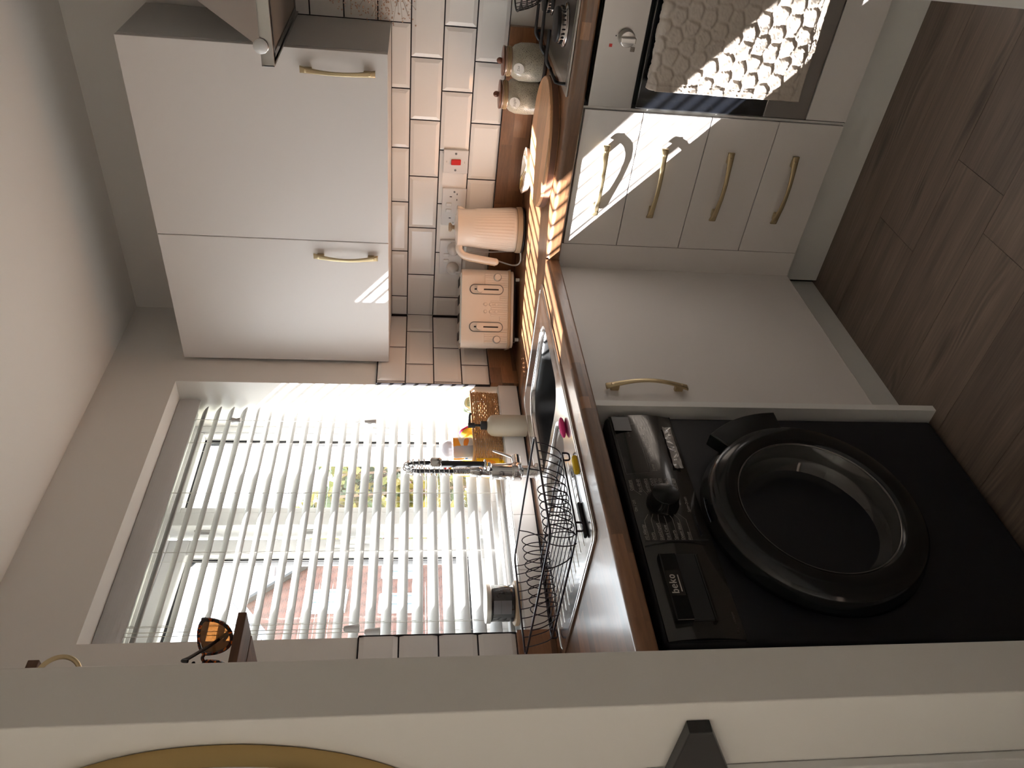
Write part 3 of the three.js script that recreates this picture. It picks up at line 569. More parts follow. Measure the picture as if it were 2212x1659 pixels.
// ---------------------------------------------------------------- sill: wicker basket and bottles
{
  const g = thing('wicker_basket', 'small woven wicker basket on the window sill corner', 'basket', [-0.600, WY0, -0.046]);
  const a = 0.145, b = 0.034, hh = 0.098, per = 120, pos = (t, out, fl) => { // rounded rectangle path
    const s = 0.012, pts = rrect(-a - fl - out, a + fl + out, -b - fl - out, b + fl + out, s + fl); return pts; };
  const rows = 15, list = [];
  for (let r = 0; r < rows; r++) {
    const y = 0.004 + r * (hh - 0.006) / (rows - 1), fl = 0.006 * r / rows, sp = pos(0, 0, fl).getSpacedPoints(per); sp.pop();
    const c = sp.map((p, i) => { const n = V(p.x / a, 0, p.y / b * 0.6).normalize(), w = Math.sin(i / per * Math.PI * 2 * 30 + (r % 2) * Math.PI) * 0.0026; return V(p.x + n.x * w, y + 0.0008 * Math.sin(i * 1.7 + r), p.y + n.z * w); });
    list.push(new THREE.TubeGeometry(new THREE.CatmullRomCurve3(c, true), per, 0.0031, 5, true));
  }
  part('weave', list, M.wicker, g);
  const st = []; const sp = pos(0, 0, 0.002).getSpacedPoints(60); for (let i = 0; i < 60; i++) st.push(cyl(0.0018, 0.0018, hh, sp[i].x, hh / 2, sp[i].y, 6)); part('stakes', st, M.wicker, g);
  part('basket_base', rb(2 * a, 0.004, 2 * b, 0.001, 0, 0.002, 0), M.wicker, g);
  const rimp = pos(0, 0.001, 0.006).getSpacedPoints(80).map((p) => V(p.x, hh, p.y)); rimp.pop(); part('basket_rim', new THREE.TubeGeometry(new THREE.CatmullRomCurve3(rimp, true), 120, 0.0042, 6, true), M.wicker, g);
}
{
  // clear spray bottle with an orange label, standing in the basket
  const lab = canvas(256, 256, (c) => { c.fillStyle = '#d8d6d2'; c.fillRect(0, 0, 256, 256); c.fillStyle = '#f09a22'; c.beginPath(); c.moveTo(0, 0); c.lineTo(256, 0); c.lineTo(256, 70); c.quadraticCurveTo(160, 60, 120, 120); c.quadraticCurveTo(70, 150, 0, 130); c.fill(); c.fillStyle = '#e5831a'; c.beginPath(); c.ellipse(170, 170, 50, 30, 0.6, 0, 7); c.fill(); c.fillStyle = '#2e5f96'; c.beginPath(); c.arc(40, 170, 18, 0, 7); c.fill(); });
  const g = thing('cleaner_bottle', 'clear plastic cleaner bottle with orange label leaning in the wicker basket', 'bottle', [-0.700, WY0 + 0.006, -0.046]);
  const clear = phy(C(0.72, 0.72, 0.76), 0.12, { transmission: 0.55, thickness: 0, ior: 1.45 });
  part('bottle', lathe([[0, 0], [0.026, 0], [0.03, 0.006], [0.033, 0.08], [0.034, 0.15], [0.032, 0.175], [0.026, 0.191], [0.014, 0.201], [0, 0.204]], 40).scale(1.12, 1, 0.78), clear, g);
  part('label', new THREE.CylinderGeometry(0.0348, 0.0338, 0.066, 40, 1, true, -1.6, 3.2).scale(1.12, 1, 0.79).rotateY(-0.6).translate(0, 0.128, 0), std(0xffffff, 0.5, { map: lab, side: THREE.DoubleSide }), g, 'orange and white label');
  g.rotation.z = 0.06;
}
{
  const s = thing('cleaning_sponge', 'yellow and pink oval sponge sticking out of the wicker basket', 'sponge', [-0.628, WY0 + 0.10, -0.046]);
  part('foam', new THREE.SphereGeometry(0.042, 26, 18).scale(0.32, 1, 0.6), std(C(0.85, 0.55, 0.05), 0.95), s);
  part('scouring_side', new THREE.SphereGeometry(0.042, 26, 18).scale(0.14, 1.02, 0.62).translate(0.0105, 0, 0), std(C(0.68, 0.04, 0.16), 0.95), s, 'pink scouring side');
  s.rotation.z = 0.38;
}
{
  const c = thing('folded_cloth', 'pale green cloth tucked in the wicker basket end', 'cloth', [-0.495, WY0 + 0.1, -0.046]);
  const gs = []; for (let i = 0; i < 4; i++) gs.push(tube([[-0.025, -0.03, -0.02 + i * 0.012], [-0.02, 0.008 + 0.004 * (i % 2), -0.018 + i * 0.011], [0.005, 0.016, -0.02 + i * 0.012], [0.024, 0.006, -0.018 + i * 0.012], [0.026, -0.03, -0.02 + i * 0.011]], 0.006, 20, 6));
  part('cloth_folds', gs, std(C(0.52, 0.62, 0.5), 0.95), c);
}
{
  const g = thing('washing_up_liquid', 'yellow washing up liquid bottle with red cap beside the basket', 'bottle', [-0.802, WY0, -0.044]);
  const yel = phy(C(1.0, 0.80, 0.03), 0.08, { transmission: 0.75, thickness: 0, ior: 1.45 });
  part('bottle', lathe([[0, 0], [0.031, 0], [0.034, 0.005], [0.0345, 0.06], [0.029, 0.1], [0.031, 0.13], [0.026, 0.158], [0.013, 0.176], [0.011, 0.18], [0, 0.18]], 40).scale(1.05, 1, 0.68), yel, g);
  const lab = canvas(128, 256, (c) => { c.fillStyle = '#f3b400'; c.fillRect(0, 0, 128, 256); c.fillStyle = '#e98a10'; c.beginPath(); c.ellipse(64, 128, 46, 104, 0, 0, 7); c.fill(); c.fillStyle = '#f7d9a0'; for (let i = 0; i < 6; i++) c.fillRect(34, 80 + i * 16, 60 - (i % 3) * 10, 5); });
  part('label', new THREE.CylinderGeometry(0.0352, 0.0352, 0.075, 40, 1, true, -1.1, 2.2).scale(1.05, 1, 0.69).rotateY(-0.5).translate(0, 0.055, 0), std(0xffffff, 0.5, { map: lab, side: THREE.DoubleSide }), g, 'orange oval label');
  part('cap', [cyl(0.011, 0.0125, 0.014, 0, 0.187, 0, 24), cyl(0.006, 0.009, 0.010, 0, 0.198, 0, 20)], M.red, g, 'red cap');
}
// ---------------------------------------------------------------- candle on wooden disc
{
  single('wooden_disc', lathe([[0, 0], [0.058, 0], [0.062, 0.003], [0.062, 0.012], [0.059, 0.015], [0, 0.015]], 48).translate(-1.318, WY0, -0.045).scale(1, 1, 1), M.paleWood, 'pale wooden disc under the black candle jar', 'coaster');
  const g = thing('candle_jar', 'black candle jar with silver lid on a wooden disc on the sill', 'candle', [-1.318, WY0 + 0.015, -0.045]);
  part('jar', lathe([[0, 0], [0.047, 0], [0.05, 0.003], [0.05, 0.066], [0, 0.066]], 48), M.glassBlack, g);
  part('lid', lathe([[0, 0.066], [0.053, 0.066], [0.054, 0.068], [0.054, 0.078], [0.052, 0.08], [0, 0.08]], 48), std(C(0.62, 0.59, 0.54), 0.35, { metalness: 0.9 }), g, 'silver lid');
  const lb = canvas(128, 128, (c) => { c.fillStyle = '#8d8c90'; c.fillRect(0, 0, 128, 128); c.fillStyle = '#6f6e72'; c.fillRect(0, 52, 128, 3); });
  part('label', new THREE.CylinderGeometry(0.0503, 0.0503, 0.05, 24, 1, true, -0.95, 0.75).rotateY(-0.25).translate(0, 0.036, 0), std(0xffffff, 0.6, { map: lb, side: THREE.DoubleSide }), g, 'grey paper label');
  part('price_sticker', new THREE.CylinderGeometry(0.0503, 0.0503, 0.042, 12, 1, true, 0.95, 0.35).translate(0, 0.04, 0), std(C(0.66, 0.62, 0.58), 0.7, { side: THREE.DoubleSide }), g, 'small pale sticker');
}

// ---------------------------------------------------------------- toaster
const TOAST = Math.atan2(-0.76, 0.65);                   // front faces the camera
{
  const g = thing('toaster', 'cream four slot toaster in the worktop corner', 'toaster', [-0.198, TOP, 0.171], TOAST);
  const w = 0.288, d = 0.148, b0 = 0.026, h = 0.214;
  // body: rounded box, ribs on the lower front as fine grooves between proud strips
  const s = rrect(-w / 2, w / 2, -d / 2, d / 2, 0.03); const body = (y0, y1, ins) => { const q = rrect(-w / 2 + ins, w / 2 - ins, -d / 2 + ins, d / 2 - ins, 0.03); const e = new THREE.ExtrudeGeometry(q, { depth: y1 - y0 - 0.006, bevelEnabled: true, bevelThickness: 0.003, bevelSize: 0.003, bevelOffset: -0.003, bevelSegments: 3, curveSegments: 10 }); e.rotateX(-Math.PI / 2); e.translate(0, y0 + 0.003, 0); return e; };
  part('body', body(b0 + 0.016, h - 0.001, 0), M.cream, g);
  part('wood_band', body(b0 + 0.006, b0 + 0.017, -0.0004), M.paleWood, g, 'pale wood band');
  part('foot_ring', body(b0 - 0.004, b0 + 0.007, 0.003), M.cream, g);
  part('underside', rb(w - 0.05, 0.012, d - 0.03, 0.003, 0, b0 - 0.006, 0), M.matBlack, g);
  const ribs = []; for (let i = -15; i <= 15; i++) { if (Math.abs(i) === 7 || Math.abs(i) === 8 || Math.abs(i) === 6) continue; const hh = Math.abs(i) < 4 ? 0.062 : Math.abs(i) > 9 ? 0.085 : 0.03; ribs.push(rb(0.0062, hh, 0.003, 0.0014, i * 0.0082, b0 + 0.018 + hh / 2, d / 2)); } part('ribs', ribs, M.cream, g);
  part('top_plate', rb(w - 0.03, 0.008, d - 0.026, 0.003, 0, h, 0), M.chrome, g);
  for (let i = 0; i < 4; i++) part('slot', rb(0.032, 0.003, d - 0.05, 0.001, -0.1 + i * 0.0665, h + 0.0034, 0), M.matBlack, g, 'dark bread slot');
  for (const sx of [-0.068, 0.068]) {
    const ring = new THREE.Shape(); const cap = (sh, r, hl) => { sh.moveTo(-r, -hl); sh.absarc(0, -hl, r, Math.PI, 2 * Math.PI); sh.lineTo(r, hl); sh.absarc(0, hl, r, 0, Math.PI); sh.closePath(); }; cap(ring, 0.0185, 0.026 + 0.017); const hole = new THREE.Path(); cap(hole, 0.0155, 0.026 + 0.017); ring.holes.push(hole);
    const rg = new THREE.ExtrudeGeometry(ring, { depth: 0.003, bevelEnabled: false, curveSegments: 16 }); rg.translate(sx, 0.122, d / 2 - 0.0005);
    const lv = part('lever_plate', rg, M.darkSteel, g, 'steel lever surround');
    const inn = new THREE.Shape(); cap(inn, 0.0155, 0.043); part('lever_recess', new THREE.ExtrudeGeometry(inn, { depth: 0.001, bevelEnabled: false, curveSegments: 14 }).translate(sx, 0.122, d / 2 + 0.0002), M.cream, g);
    part('lever_track', rb(0.005, 0.088, 0.002, 0.001, sx, 0.122, d / 2 + 0.0014), M.matBlack, g);
    part('lever', cyl(0.0125, 0.0125, 0.016, 0, 0, 0, 28).rotateX(Math.PI / 2).translate(sx, 0.146, d / 2 + 0.01), M.cream, g);
    const kx = sx > 0 ? 0.113 : -0.113; part('dial', cyl(0.011, 0.0125, 0.012, 0, 0, 0, 28).rotateX(Math.PI / 2).translate(kx, 0.083, d / 2 + 0.006), M.cream, g); part('dial_ring', new THREE.TorusGeometry(0.0138, 0.0012, 8, 32).translate(kx, 0.083, d / 2 + 0.001), M.steel, g);
  }
  for (const bxx of [-0.012, 0.014]) for (const by of [0.086, 0.106, 0.126]) part('button', [new THREE.TorusGeometry(0.0058, 0.001, 8, 24).translate(bxx, by, d / 2 + 0.001), cyl(0.0046, 0.005, 0.004, 0, 0, 0, 20).rotateX(Math.PI / 2).translate(bxx, by, d / 2 + 0.002)], M.cream, g);
  for (const [fx, fz] of [[-0.11, 0.05], [0.11, 0.05], [-0.11, -0.05], [0.11, -0.05]]) part('foot', cyl(0.007, 0.006, 0.024, fx, 0.012, fz, 16), M.plastic, g, 'small white foot');
}
// ---------------------------------------------------------------- kettle
{
  const g = thing('kettle', 'cream ribbed electric kettle on its round base beside the toaster', 'kettle', [-0.112, TOP, 0.463], 0);
  part('power_base', lathe([[0, 0], [0.078, 0], [0.081, 0.004], [0.081, 0.009], [0, 0.009]], 56), M.black, g);
  part('wood_ring', lathe([[0, 0.009], [0.0805, 0.009], [0.0815, 0.012], [0.0805, 0.026], [0.078, 0.028], [0, 0.028]], 56), M.paleWood, g, 'pale wood ring');
  // body with flutes
  const N = 168, prof = []; for (let i = 0; i <= 40; i++) { const t = i / 40; const y = 0.03 + t * 0.206; const r = (t < 0.02 ? 0.0765 : 0.079 - 0.0155 * Math.pow(t, 0.85)) + (t > 0.85 ? 0.004 * Math.pow((t - 0.85) / 0.15, 2) : 0); prof.push([r, y, t]); }
  const P = [], idx = []; prof.forEach(([r, y, t]) => { for (let k = 0; k <= N; k++) { const a = k / N * 6.28318, fl = t > 0.03 && t < 0.74 ? Math.min(1, (t - 0.03) * 20, (0.74 - t) * 12) : 0, gr = -0.0016 * fl * Math.pow(Math.abs(Math.sin(a * 21)), 0.5) + 0.0012 * fl; const R = r + gr; P.push(Math.cos(a) * R, y, Math.sin(a) * R); } });
  for (let j = 0; j < prof.length - 1; j++) for (let k = 0; k < N; k++) { const a = j * (N + 1) + k, b = a + N + 1; idx.push(a, b, a + 1, a + 1, b, b + 1); }
  const bg = new THREE.BufferGeometry(); bg.setAttribute('position', new THREE.Float32BufferAttribute(P, 3)); bg.setIndex(idx); bg.computeVertexNormals(); bg.setAttribute('uv', new THREE.Float32BufferAttribute(new Float32Array(P.length / 3 * 2), 2));
  part('body', [bg, lathe([[0, 0.028], [0.0775, 0.028], [0.0785, 0.031]], 56)], M.cream, g);
  part('lid', lathe([[0.066, 0.236], [0.063, 0.2385], [0.03, 0.2445], [0, 0.246]], 48), M.cream, g);
  part('lid_knob', lathe([[0, 0.244], [0.008, 0.244], [0.0065, 0.252], [0.015, 0.258], [0.016, 0.262], [0.013, 0.266], [0, 0.267]], 28), M.paleWood, g, 'pale wood knob');
  const r = V(0.64, 0, 0.766);
  // spout towards picture right, handle towards picture left
  const sp = new THREE.ConeGeometry(0.026, 0.05, 24).scale(1, 1, 0.9); sp.rotateX(Math.PI); const spg = lathe([[0.0, 0], [0.012, 0.008], [0.026, 0.036], [0.028, 0.048], [0.024, 0.05], [0, 0.049]], 24).translate(r.x * 0.05, 0.188, r.z * 0.05); part('spout', spg, M.cream, g);
  const hp = [[-0.052, 0.226], [-0.075, 0.228], [-0.094, 0.216], [-0.102, 0.196], [-0.108, 0.16], [-0.114, 0.12], [-0.117, 0.098]].map(([a, y]) => V(r.x * a, y, r.z * a));
  part('handle', new THREE.TubeGeometry(new THREE.CatmullRomCurve3(hp), 48, 0.0128, 14).scale(1, 1, 1), M.cream, g);
  part('handle_end', new THREE.SphereGeometry(0.0128, 18, 12).translate(hp[6].x, hp[6].y, hp[6].z), M.cream, g);
  part('handle_strip', new THREE.TubeGeometry(new THREE.CatmullRomCurve3(hp.slice(1).map((p) => p.clone().add(V(r.x * -0.0075, 0, r.z * -0.0075)))), 40, 0.0075, 10), M.paleWood, g, 'pale wood strip on the handle');
  part('power_lead', tube([[r.x * -0.07, 0.008, r.z * -0.07], [r.x * -0.12 + 0.02, 0.005, r.z * -0.12], [-0.01, 0.02, -0.14], [0.052, 0.08, -0.16], [0.085, 0.2, -0.15]], 0.003, 40, 6), M.plastic, g, 'white power lead');
}
// ---------------------------------------------------------------- sockets
function plate(name, label, z0, z1, y0, y1, group) {
  const g = thing(name, label, 'socket', [-0.0087, (y0 + y1) / 2, (z0 + z1) / 2], -Math.PI / 2, group);
  part('plate', rb(z1 - z0, y1 - y0, 0.009, 0.003, 0, 0, 0.0045), M.plastic, g); return g;
}
{
  const g = plate('cooker_switch', 'white cooker switch plate with a red rocker on the tiles', 0.6215, 0.707, 1.1135, 1.1995);
  part('rocker', rb(0.02, 0.034, 0.008, 0.003, 0, 0.0, 0.011).rotateX(0.08), M.red, g, 'red rocker');
  for (const s of [-1, 1]) part('screw', cyl(0.0038, 0.0038, 0.002, 0, 0, 0, 16).rotateX(Math.PI / 2).translate(s * 0.03, 0, 0.0095), M.darkSteel, g);
  const tx = canvas(64, 64, (c) => { c.fillStyle = '#e2dfdb'; c.fillRect(0, 0, 64, 64); c.fillStyle = '#777'; c.font = '26px sans-serif'; c.textAlign = 'center'; c.fillText('ON', 32, 40); });
  const tx2 = canvas(64, 64, (c) => { c.fillStyle = '#e2dfdb'; c.fillRect(0, 0, 64, 64); c.fillStyle = '#777'; c.font = '24px sans-serif'; c.textAlign = 'center'; c.fillText('OFF', 32, 40); });
  part('marking', new THREE.PlaneGeometry(0.012, 0.012).translate(0, 0.031, 0.0092), std(0xffffff, 0.4, { map: tx }), g); part('marking', new THREE.PlaneGeometry(0.012, 0.012).translate(0, -0.031, 0.0092), std(0xffffff, 0.4, { map: tx2 }), g);
}
function socket(label, z0, plugs) {
  const g = plate('double_socket', label, z0, z0 + 0.147, 1.112, 1.198, 'double sockets on the tiles');
  for (const s of [-1, 1]) {
    part('switch', [rb(0.012, 0.02, 0.005, 0.002, s * 0.012, 0.018, 0.0105)], M.white, g);
    if (!plugs) part('pin_hole', [bx(0.003, 0.008, 0.0006, s * 0.042, 0.012, 0.0092), bx(0.007, 0.0025, 0.0006, s * 0.042 - 0.011, -0.01, 0.0092), bx(0.007, 0.0025, 0.0006, s * 0.042 + 0.011, -0.01, 0.0092)], M.matBlack, g);
    part('screw', cyl(0.0035, 0.0035, 0.002, 0, 0, 0, 16).rotateX(Math.PI / 2).translate(s * 0.0615, 0.0, 0.0095), M.darkSteel, g);
  }
}
socket('white double socket behind the kettle spout', 0.417, false);
socket('white double socket with two plugs behind the kettle handle', 0.208, true);
for (const [dz, lab] of [[0.042, 'white plug in the socket nearer the kettle'], [-0.042, 'white plug in the socket nearer the toaster']]) {
  const g = thing('power_plug', lab, 'plug', [-0.0178, 1.147, 0.2815 + dz], -Math.PI / 2, 'plugs behind kettle and toaster');
  part('plug_body', lathe([[0, 0], [0.024, 0], [0.0255, 0.006], [0.02, 0.022], [0.011, 0.034], [0, 0.036]], 28).rotateX(Math.PI / 2).scale(1, 0.95, 1), M.plastic, g);
  part('lead', tube([[0, 0, 0.03], [0, -0.03, 0.034], [0, -0.08, 0.02], [dz > 0 ? 0.0 : -0.02, -0.15, 0.016], [0.01, -0.222, 0.02]], 0.003, 30, 6), M.plastic, g);
}
single('lead_grip', cyl(0.006, 0.006, 0.03, -0.062, 0.99 - 0.022, 0.352, 14), M.plastic, 'short white lead sleeve behind the kettle base', 'cable');

// ---------------------------------------------------------------- round chopping board, spoon dish
{
  const g = thing('chopping_board', 'thick round wooden chopping board on the worktop', 'chopping board', [-0.385, TOP, 0.905]);
  const pts = []; for (let i = 0; i < 60; i++) { const a = i / 60 * 6.28318; const r = 1 + 0.012 * Math.sin(a * 3 + 1) + 0.006 * Math.sin(a * 7); pts.push(new THREE.Vector2(Math.cos(a) * 0.172 * r, Math.sin(a) * 0.186 * r)); }
  const e = new THREE.ExtrudeGeometry(new THREE.Shape(pts), { depth: 0.018, bevelEnabled: true, bevelThickness: 0.005, bevelSize: 0.004, bevelOffset: -0.004, bevelSegments: 3 }); e.rotateX(-Math.PI / 2); e.translate(0, 0.005, 0);
  part('board', uvm(e, 0.38, 'z'), M.board, g);
  const be = new THREE.ExtrudeGeometry(new THREE.Shape(pts.map((p) => p.clone().multiplyScalar(1.004))), { depth: 0.017, bevelEnabled: false }); be.rotateX(-Math.PI / 2); be.translate(0, 0.003, 0);
  part('bark_edge', be, M.boardEdge, g, 'reddish brown bark edge');
}
{
  const g = thing('spoon_dish', 'cream ceramic spoon dish behind the chopping board', 'dish', [-0.135, TOP, 0.70], 1.32);
  part('dish', lathe([[0, 0.004], [0.04, 0.004], [0.055, 0.012], [0.062, 0.027], [0.064, 0.026], [0.057, 0.008], [0.045, 0], [0, 0]], 44).scale(1.35, 1, 0.85), M.cream, g);
  const s = thing('gold_spoon', 'gold spoon resting in the cream dish', 'spoon', [-0.135, TOP + 0.016, 0.70], 1.32);
  part('spoon_bowl', new THREE.SphereGeometry(0.02, 22, 12, 0, 6.3, 1.57, 1.57).scale(1.4, 0.4, 1).translate(0.05, 0.014, 0), std(C(0.56, 0.41, 0.20), 0.3, { metalness: 1, side: THREE.DoubleSide }), s); part('spoon_handle', tube([[0.026, 0.013, 0], [-0.02, 0.003, 0], [-0.06, 0.015, 0.004]], 0.0028, 16, 6), M.gold, s);
}
// ---------------------------------------------------------------- speckled jars
function jar(x, z, label, word, ry) {
  const g = thing('storage_jar', label, 'jar', [x, TOP, z], 0, 'speckled jars by the hob'); g.scale.set(0.88, 0.93, 0.88);
  const sp = phy(0xffffff, 0.3, { map: speckTex, clearcoat: 0.5, clearcoatRoughness: 0.1 });
  const P = [[0.0, 0], [0.05, 0]]; 
  part('foot', lathe([[0, 0], [0.056, 0], [0.058, 0.006], [0.06, 0.013], [0, 0.013]], 40), std(C(0.05, 0.035, 0.03), 0.7), g, 'dark unglazed foot');
  const bod = lathe([[0.058, 0.012], [0.061, 0.018], [0.0635, 0.05], [0.062, 0.085], [0.054, 0.104], [0.045, 0.112], [0.044, 0.116]], 56); bod.attributes.uv.array.forEach((v, i, a) => { a[i] = i % 2 ? v * 1.1 : v * 3; }); part('body', bod, sp, g);
  part('neck', lathe([[0.044, 0.112], [0.047, 0.116], [0.0465, 0.132], [0.049, 0.136], [0, 0.137]], 44), phy(C(0.42, 0.27, 0.2), 0.2, { clearcoat: 0.6 }), g, 'pinkish glazed neck');
  part('twine', [0.118, 0.1225, 0.127].map((y) => new THREE.TorusGeometry(0.0478, 0.0018, 6, 44).rotateX(Math.PI / 2).translate(0, y, 0)), std(C(0.46, 0.33, 0.18), 0.9), g);
  part('lid', lathe([[0, 0.137], [0.048, 0.137], [0.0495, 0.139], [0.048, 0.1415], [0.03, 0.143], [0.01, 0.144], [0, 0.144]], 44), std(C(0.22, 0.085, 0.05), 0.3), g, 'brown glazed lid');
  part('lid_knob', new THREE.SphereGeometry(0.0105, 20, 14).translate(0, 0.150, 0), std(C(0.22, 0.085, 0.05), 0.25), g);
  const tx = canvas(128, 128, (c) => { c.fillStyle = '#e9e5de'; c.fillRect(0, 0, 128, 128); c.fillStyle = '#5a524a'; c.font = 'italic 40px serif'; c.textAlign = 'center'; c.save(); c.translate(64, 74); c.rotate(-0.1); c.fillText(word, 0, 0); c.restore(); });
  const t = part('hang_tag', cyl(0.0185, 0.0185, 0.003, 0, 0, 0, 32).rotateX(Math.PI / 2), std(C(0.78, 0.75, 0.7), 0.6), g, 'round white name tag');
  const n = V(-0.9, 0, 0.43).applyAxisAngle(V(0, 1, 0), ry); t.position.set(n.x * 0.062, 0.092, n.z * 0.062); t.rotation.y = Math.atan2(n.x, n.z); t.rotation.order = 'YXZ'; t.rotation.x = -0.35;
  part('tag_print', new THREE.CircleGeometry(0.0175, 32).translate(0, 0, 0.0017), std(0xffffff, 0.6, { map: tx }), t);
}
jar(-0.150, 1.056, 'speckled cream storage jar nearest the hob', 'Tea', -0.5);
jar(-0.132, 0.948, 'speckled cream storage jar further from the hob', 'Sugar', -0.5);

// ---------------------------------------------------------------- gas hob
{
  const g = thing('gas_hob', 'stainless steel gas hob let into the worktop', 'hob');
  const X0 = -0.575, X1 = -0.075, Z0 = 1.108, Z1 = 1.688;
  part('hob_plate', span(X0, X1, TOP, TOP + 0.006, Z0, Z1, 0.002), M.steel, g);
  part('hob_well', span(X0 + 0.018, X1 - 0.018, TOP + 0.004, TOP + 0.0075, Z0 + 0.02, Z1 - 0.02, 0.001), M.darkSteel, g);
  for (const [x, z, r] of [[-0.45, 1.25, 0.044], [-0.2, 1.25, 0.034], [-0.45, 1.55, 0.034], [-0.2, 1.55, 0.044]]) {
    const b = part('burner', lathe([[0, 0], [r * 1.25, 0], [r * 1.2, 0.006], [r, 0.008], [r, 0.02], [0, 0.02]], 40).translate(x, TOP + 0.007, z), M.sinkSteel, g);
    part('burner_cap', lathe([[0, 0], [r * 0.96, 0], [r, 0.003], [r * 0.94, 0.009], [0, 0.011]], 40).translate(x, TOP + 0.027, z), M.iron, b);
    part('flame_ring', Array.from({ length: 24 }, (_, i) => { const a = i / 24 * 6.28318; return bx(0.003, 0.008, 0.003).translate(x + Math.cos(a) * (r + 0.0004), TOP + 0.02, z + Math.sin(a) * (r + 0.0004)); }), M.matBlack, b);
  }
  for (const [za, zb] of [[1.135, 1.385], [1.41, 1.66]]) {
    const y = TOP + 0.044, x0 = -0.555, x1 = -0.095, zc = (za + zb) / 2;
    const bars = [polytube([[x0, TOP + 0.008, za], [x0, y - 0.012, za], [x1, y - 0.012, za], [x1, TOP + 0.008, za]], 0.0045, 8, 0.012), polytube([[x0, TOP + 0.008, zb], [x0, y - 0.012, zb], [x1, y - 0.012, zb], [x1, TOP + 0.008, zb]], 0.0045, 8, 0.012)];
    for (const x of [-0.45, -0.2]) { for (const s of [-1, 1]) bars.push(polytube([[x, y - 0.012, s < 0 ? za : zb], [x, y + 0.004, (s < 0 ? za : zb) - s * 0.02], [x, y + 0.004, zc + s * 0.025]], 0.0045, 8, 0.01)); }
    for (const x of [-0.33]) bars.push(polytube([[x, y - 0.012, za], [x, y + 0.004, za + 0.02], [x, y + 0.004, zb - 0.02], [x, y - 0.012, zb]], 0.0045, 8, 0.01));
    part('pan_support', bars, M.iron, g, 'black pan support');
  }
}
{
  const g = thing('wire_basket', 'black wire basket standing on the hob', 'basket', [-0.25, TOP + 0.0545, 1.355]);
  const R = 0.125, hh = 0.062, gs = [];
  for (const [r, y, t] of [[0.1, 0.003, 0.0022], [0.112, 0.018, 0.0012], [0.118, 0.03, 0.0012], [0.123, 0.045, 0.0012], [0.128, hh, 0.0025]]) gs.push(new THREE.TorusGeometry(r, t, 6, 60).rotateX(Math.PI / 2).translate(0, y, 0));
  part('rings', gs, M.iron, g);
  part('uprights', Array.from({ length: 40 }, (_, i) => { const a = i / 40 * 6.28318, c = Math.cos(a), s = Math.sin(a); return tube([[c * 0.05, 0.003, s * 0.05], [c * 0.1, 0.003, s * 0.1], [c * 0.118, 0.03, s * 0.118], [c * 0.128, hh, s * 0.128]], 0.0011, 8, 5); }), M.iron, g);
  single('wooden_spoon_rest', uvm(lathe([[0, 0], [0.07, 0], [0.088, 0.014], [0.092, 0.026], [0.088, 0.027], [0.07, 0.006], [0, 0.005]], 40).translate(-0.25, TOP + 0.06, 1.352), 0.3, 'z'), M.board, 'pale wooden bowl lying in the wire basket', 'bowl');
}
// ---------------------------------------------------------------- dried flowers from a vase beyond the hob
{
  const g = thing('dried_flowers', 'dried pink gypsophila sprays drooping by the tiles', 'dried flowers', [-0.13, TOP, 1.78]);
  part('vase', lathe([[0, 0], [0.045, 0], [0.055, 0.03], [0.058, 0.1], [0.03, 0.2], [0.025, 0.24], [0.03, 0.26]], 36), M.stone, g);
  const stem = std(C(0.30, 0.2, 0.13), 0.9), st = [], fl = [];
  for (let i = 0; i < 26; i++) {
    const tz = rr(-0.60, -0.38), ty = rr(0.42, 0.66), tx = rr(-0.05, 0.05), tip = V(tx, ty, tz);
    st.push(tube([V(0, 0.2, 0), V(tx * 0.3, 0.42, tz * 0.35), V(tx * 0.8, ty * 0.97, tz * 0.8), tip], 0.0009, 14, 4));
    for (let k = 0; k < 70; k++) { const q = tip.clone().add(V(rr(-0.04, 0.04), rr(-0.055, 0.045), rr(-0.05, 0.06))); if (k % 7 === 0) st.push(tube([tip.clone().lerp(V(tx * 0.8, ty * 0.97, tz * 0.8), 0.4), q], 0.0005, 3, 3)); fl.push(q); }
  }
  part('stems', st, stem, g);
  const im = new THREE.InstancedMesh(new THREE.IcosahedronGeometry(0.0021, 1), std(C(0.60, 0.42, 0.33), 0.9), fl.length); im.name = 'flower_heads'; im.userData.kind = 'stuff'; const m4 = new THREE.Matrix4(); fl.forEach((p, i) => { const s = rr(0.6, 1.3); m4.makeScale(s, s, s).setPosition(p); im.setMatrixAt(i, m4); }); im.castShadow = true; g.add(im);
}
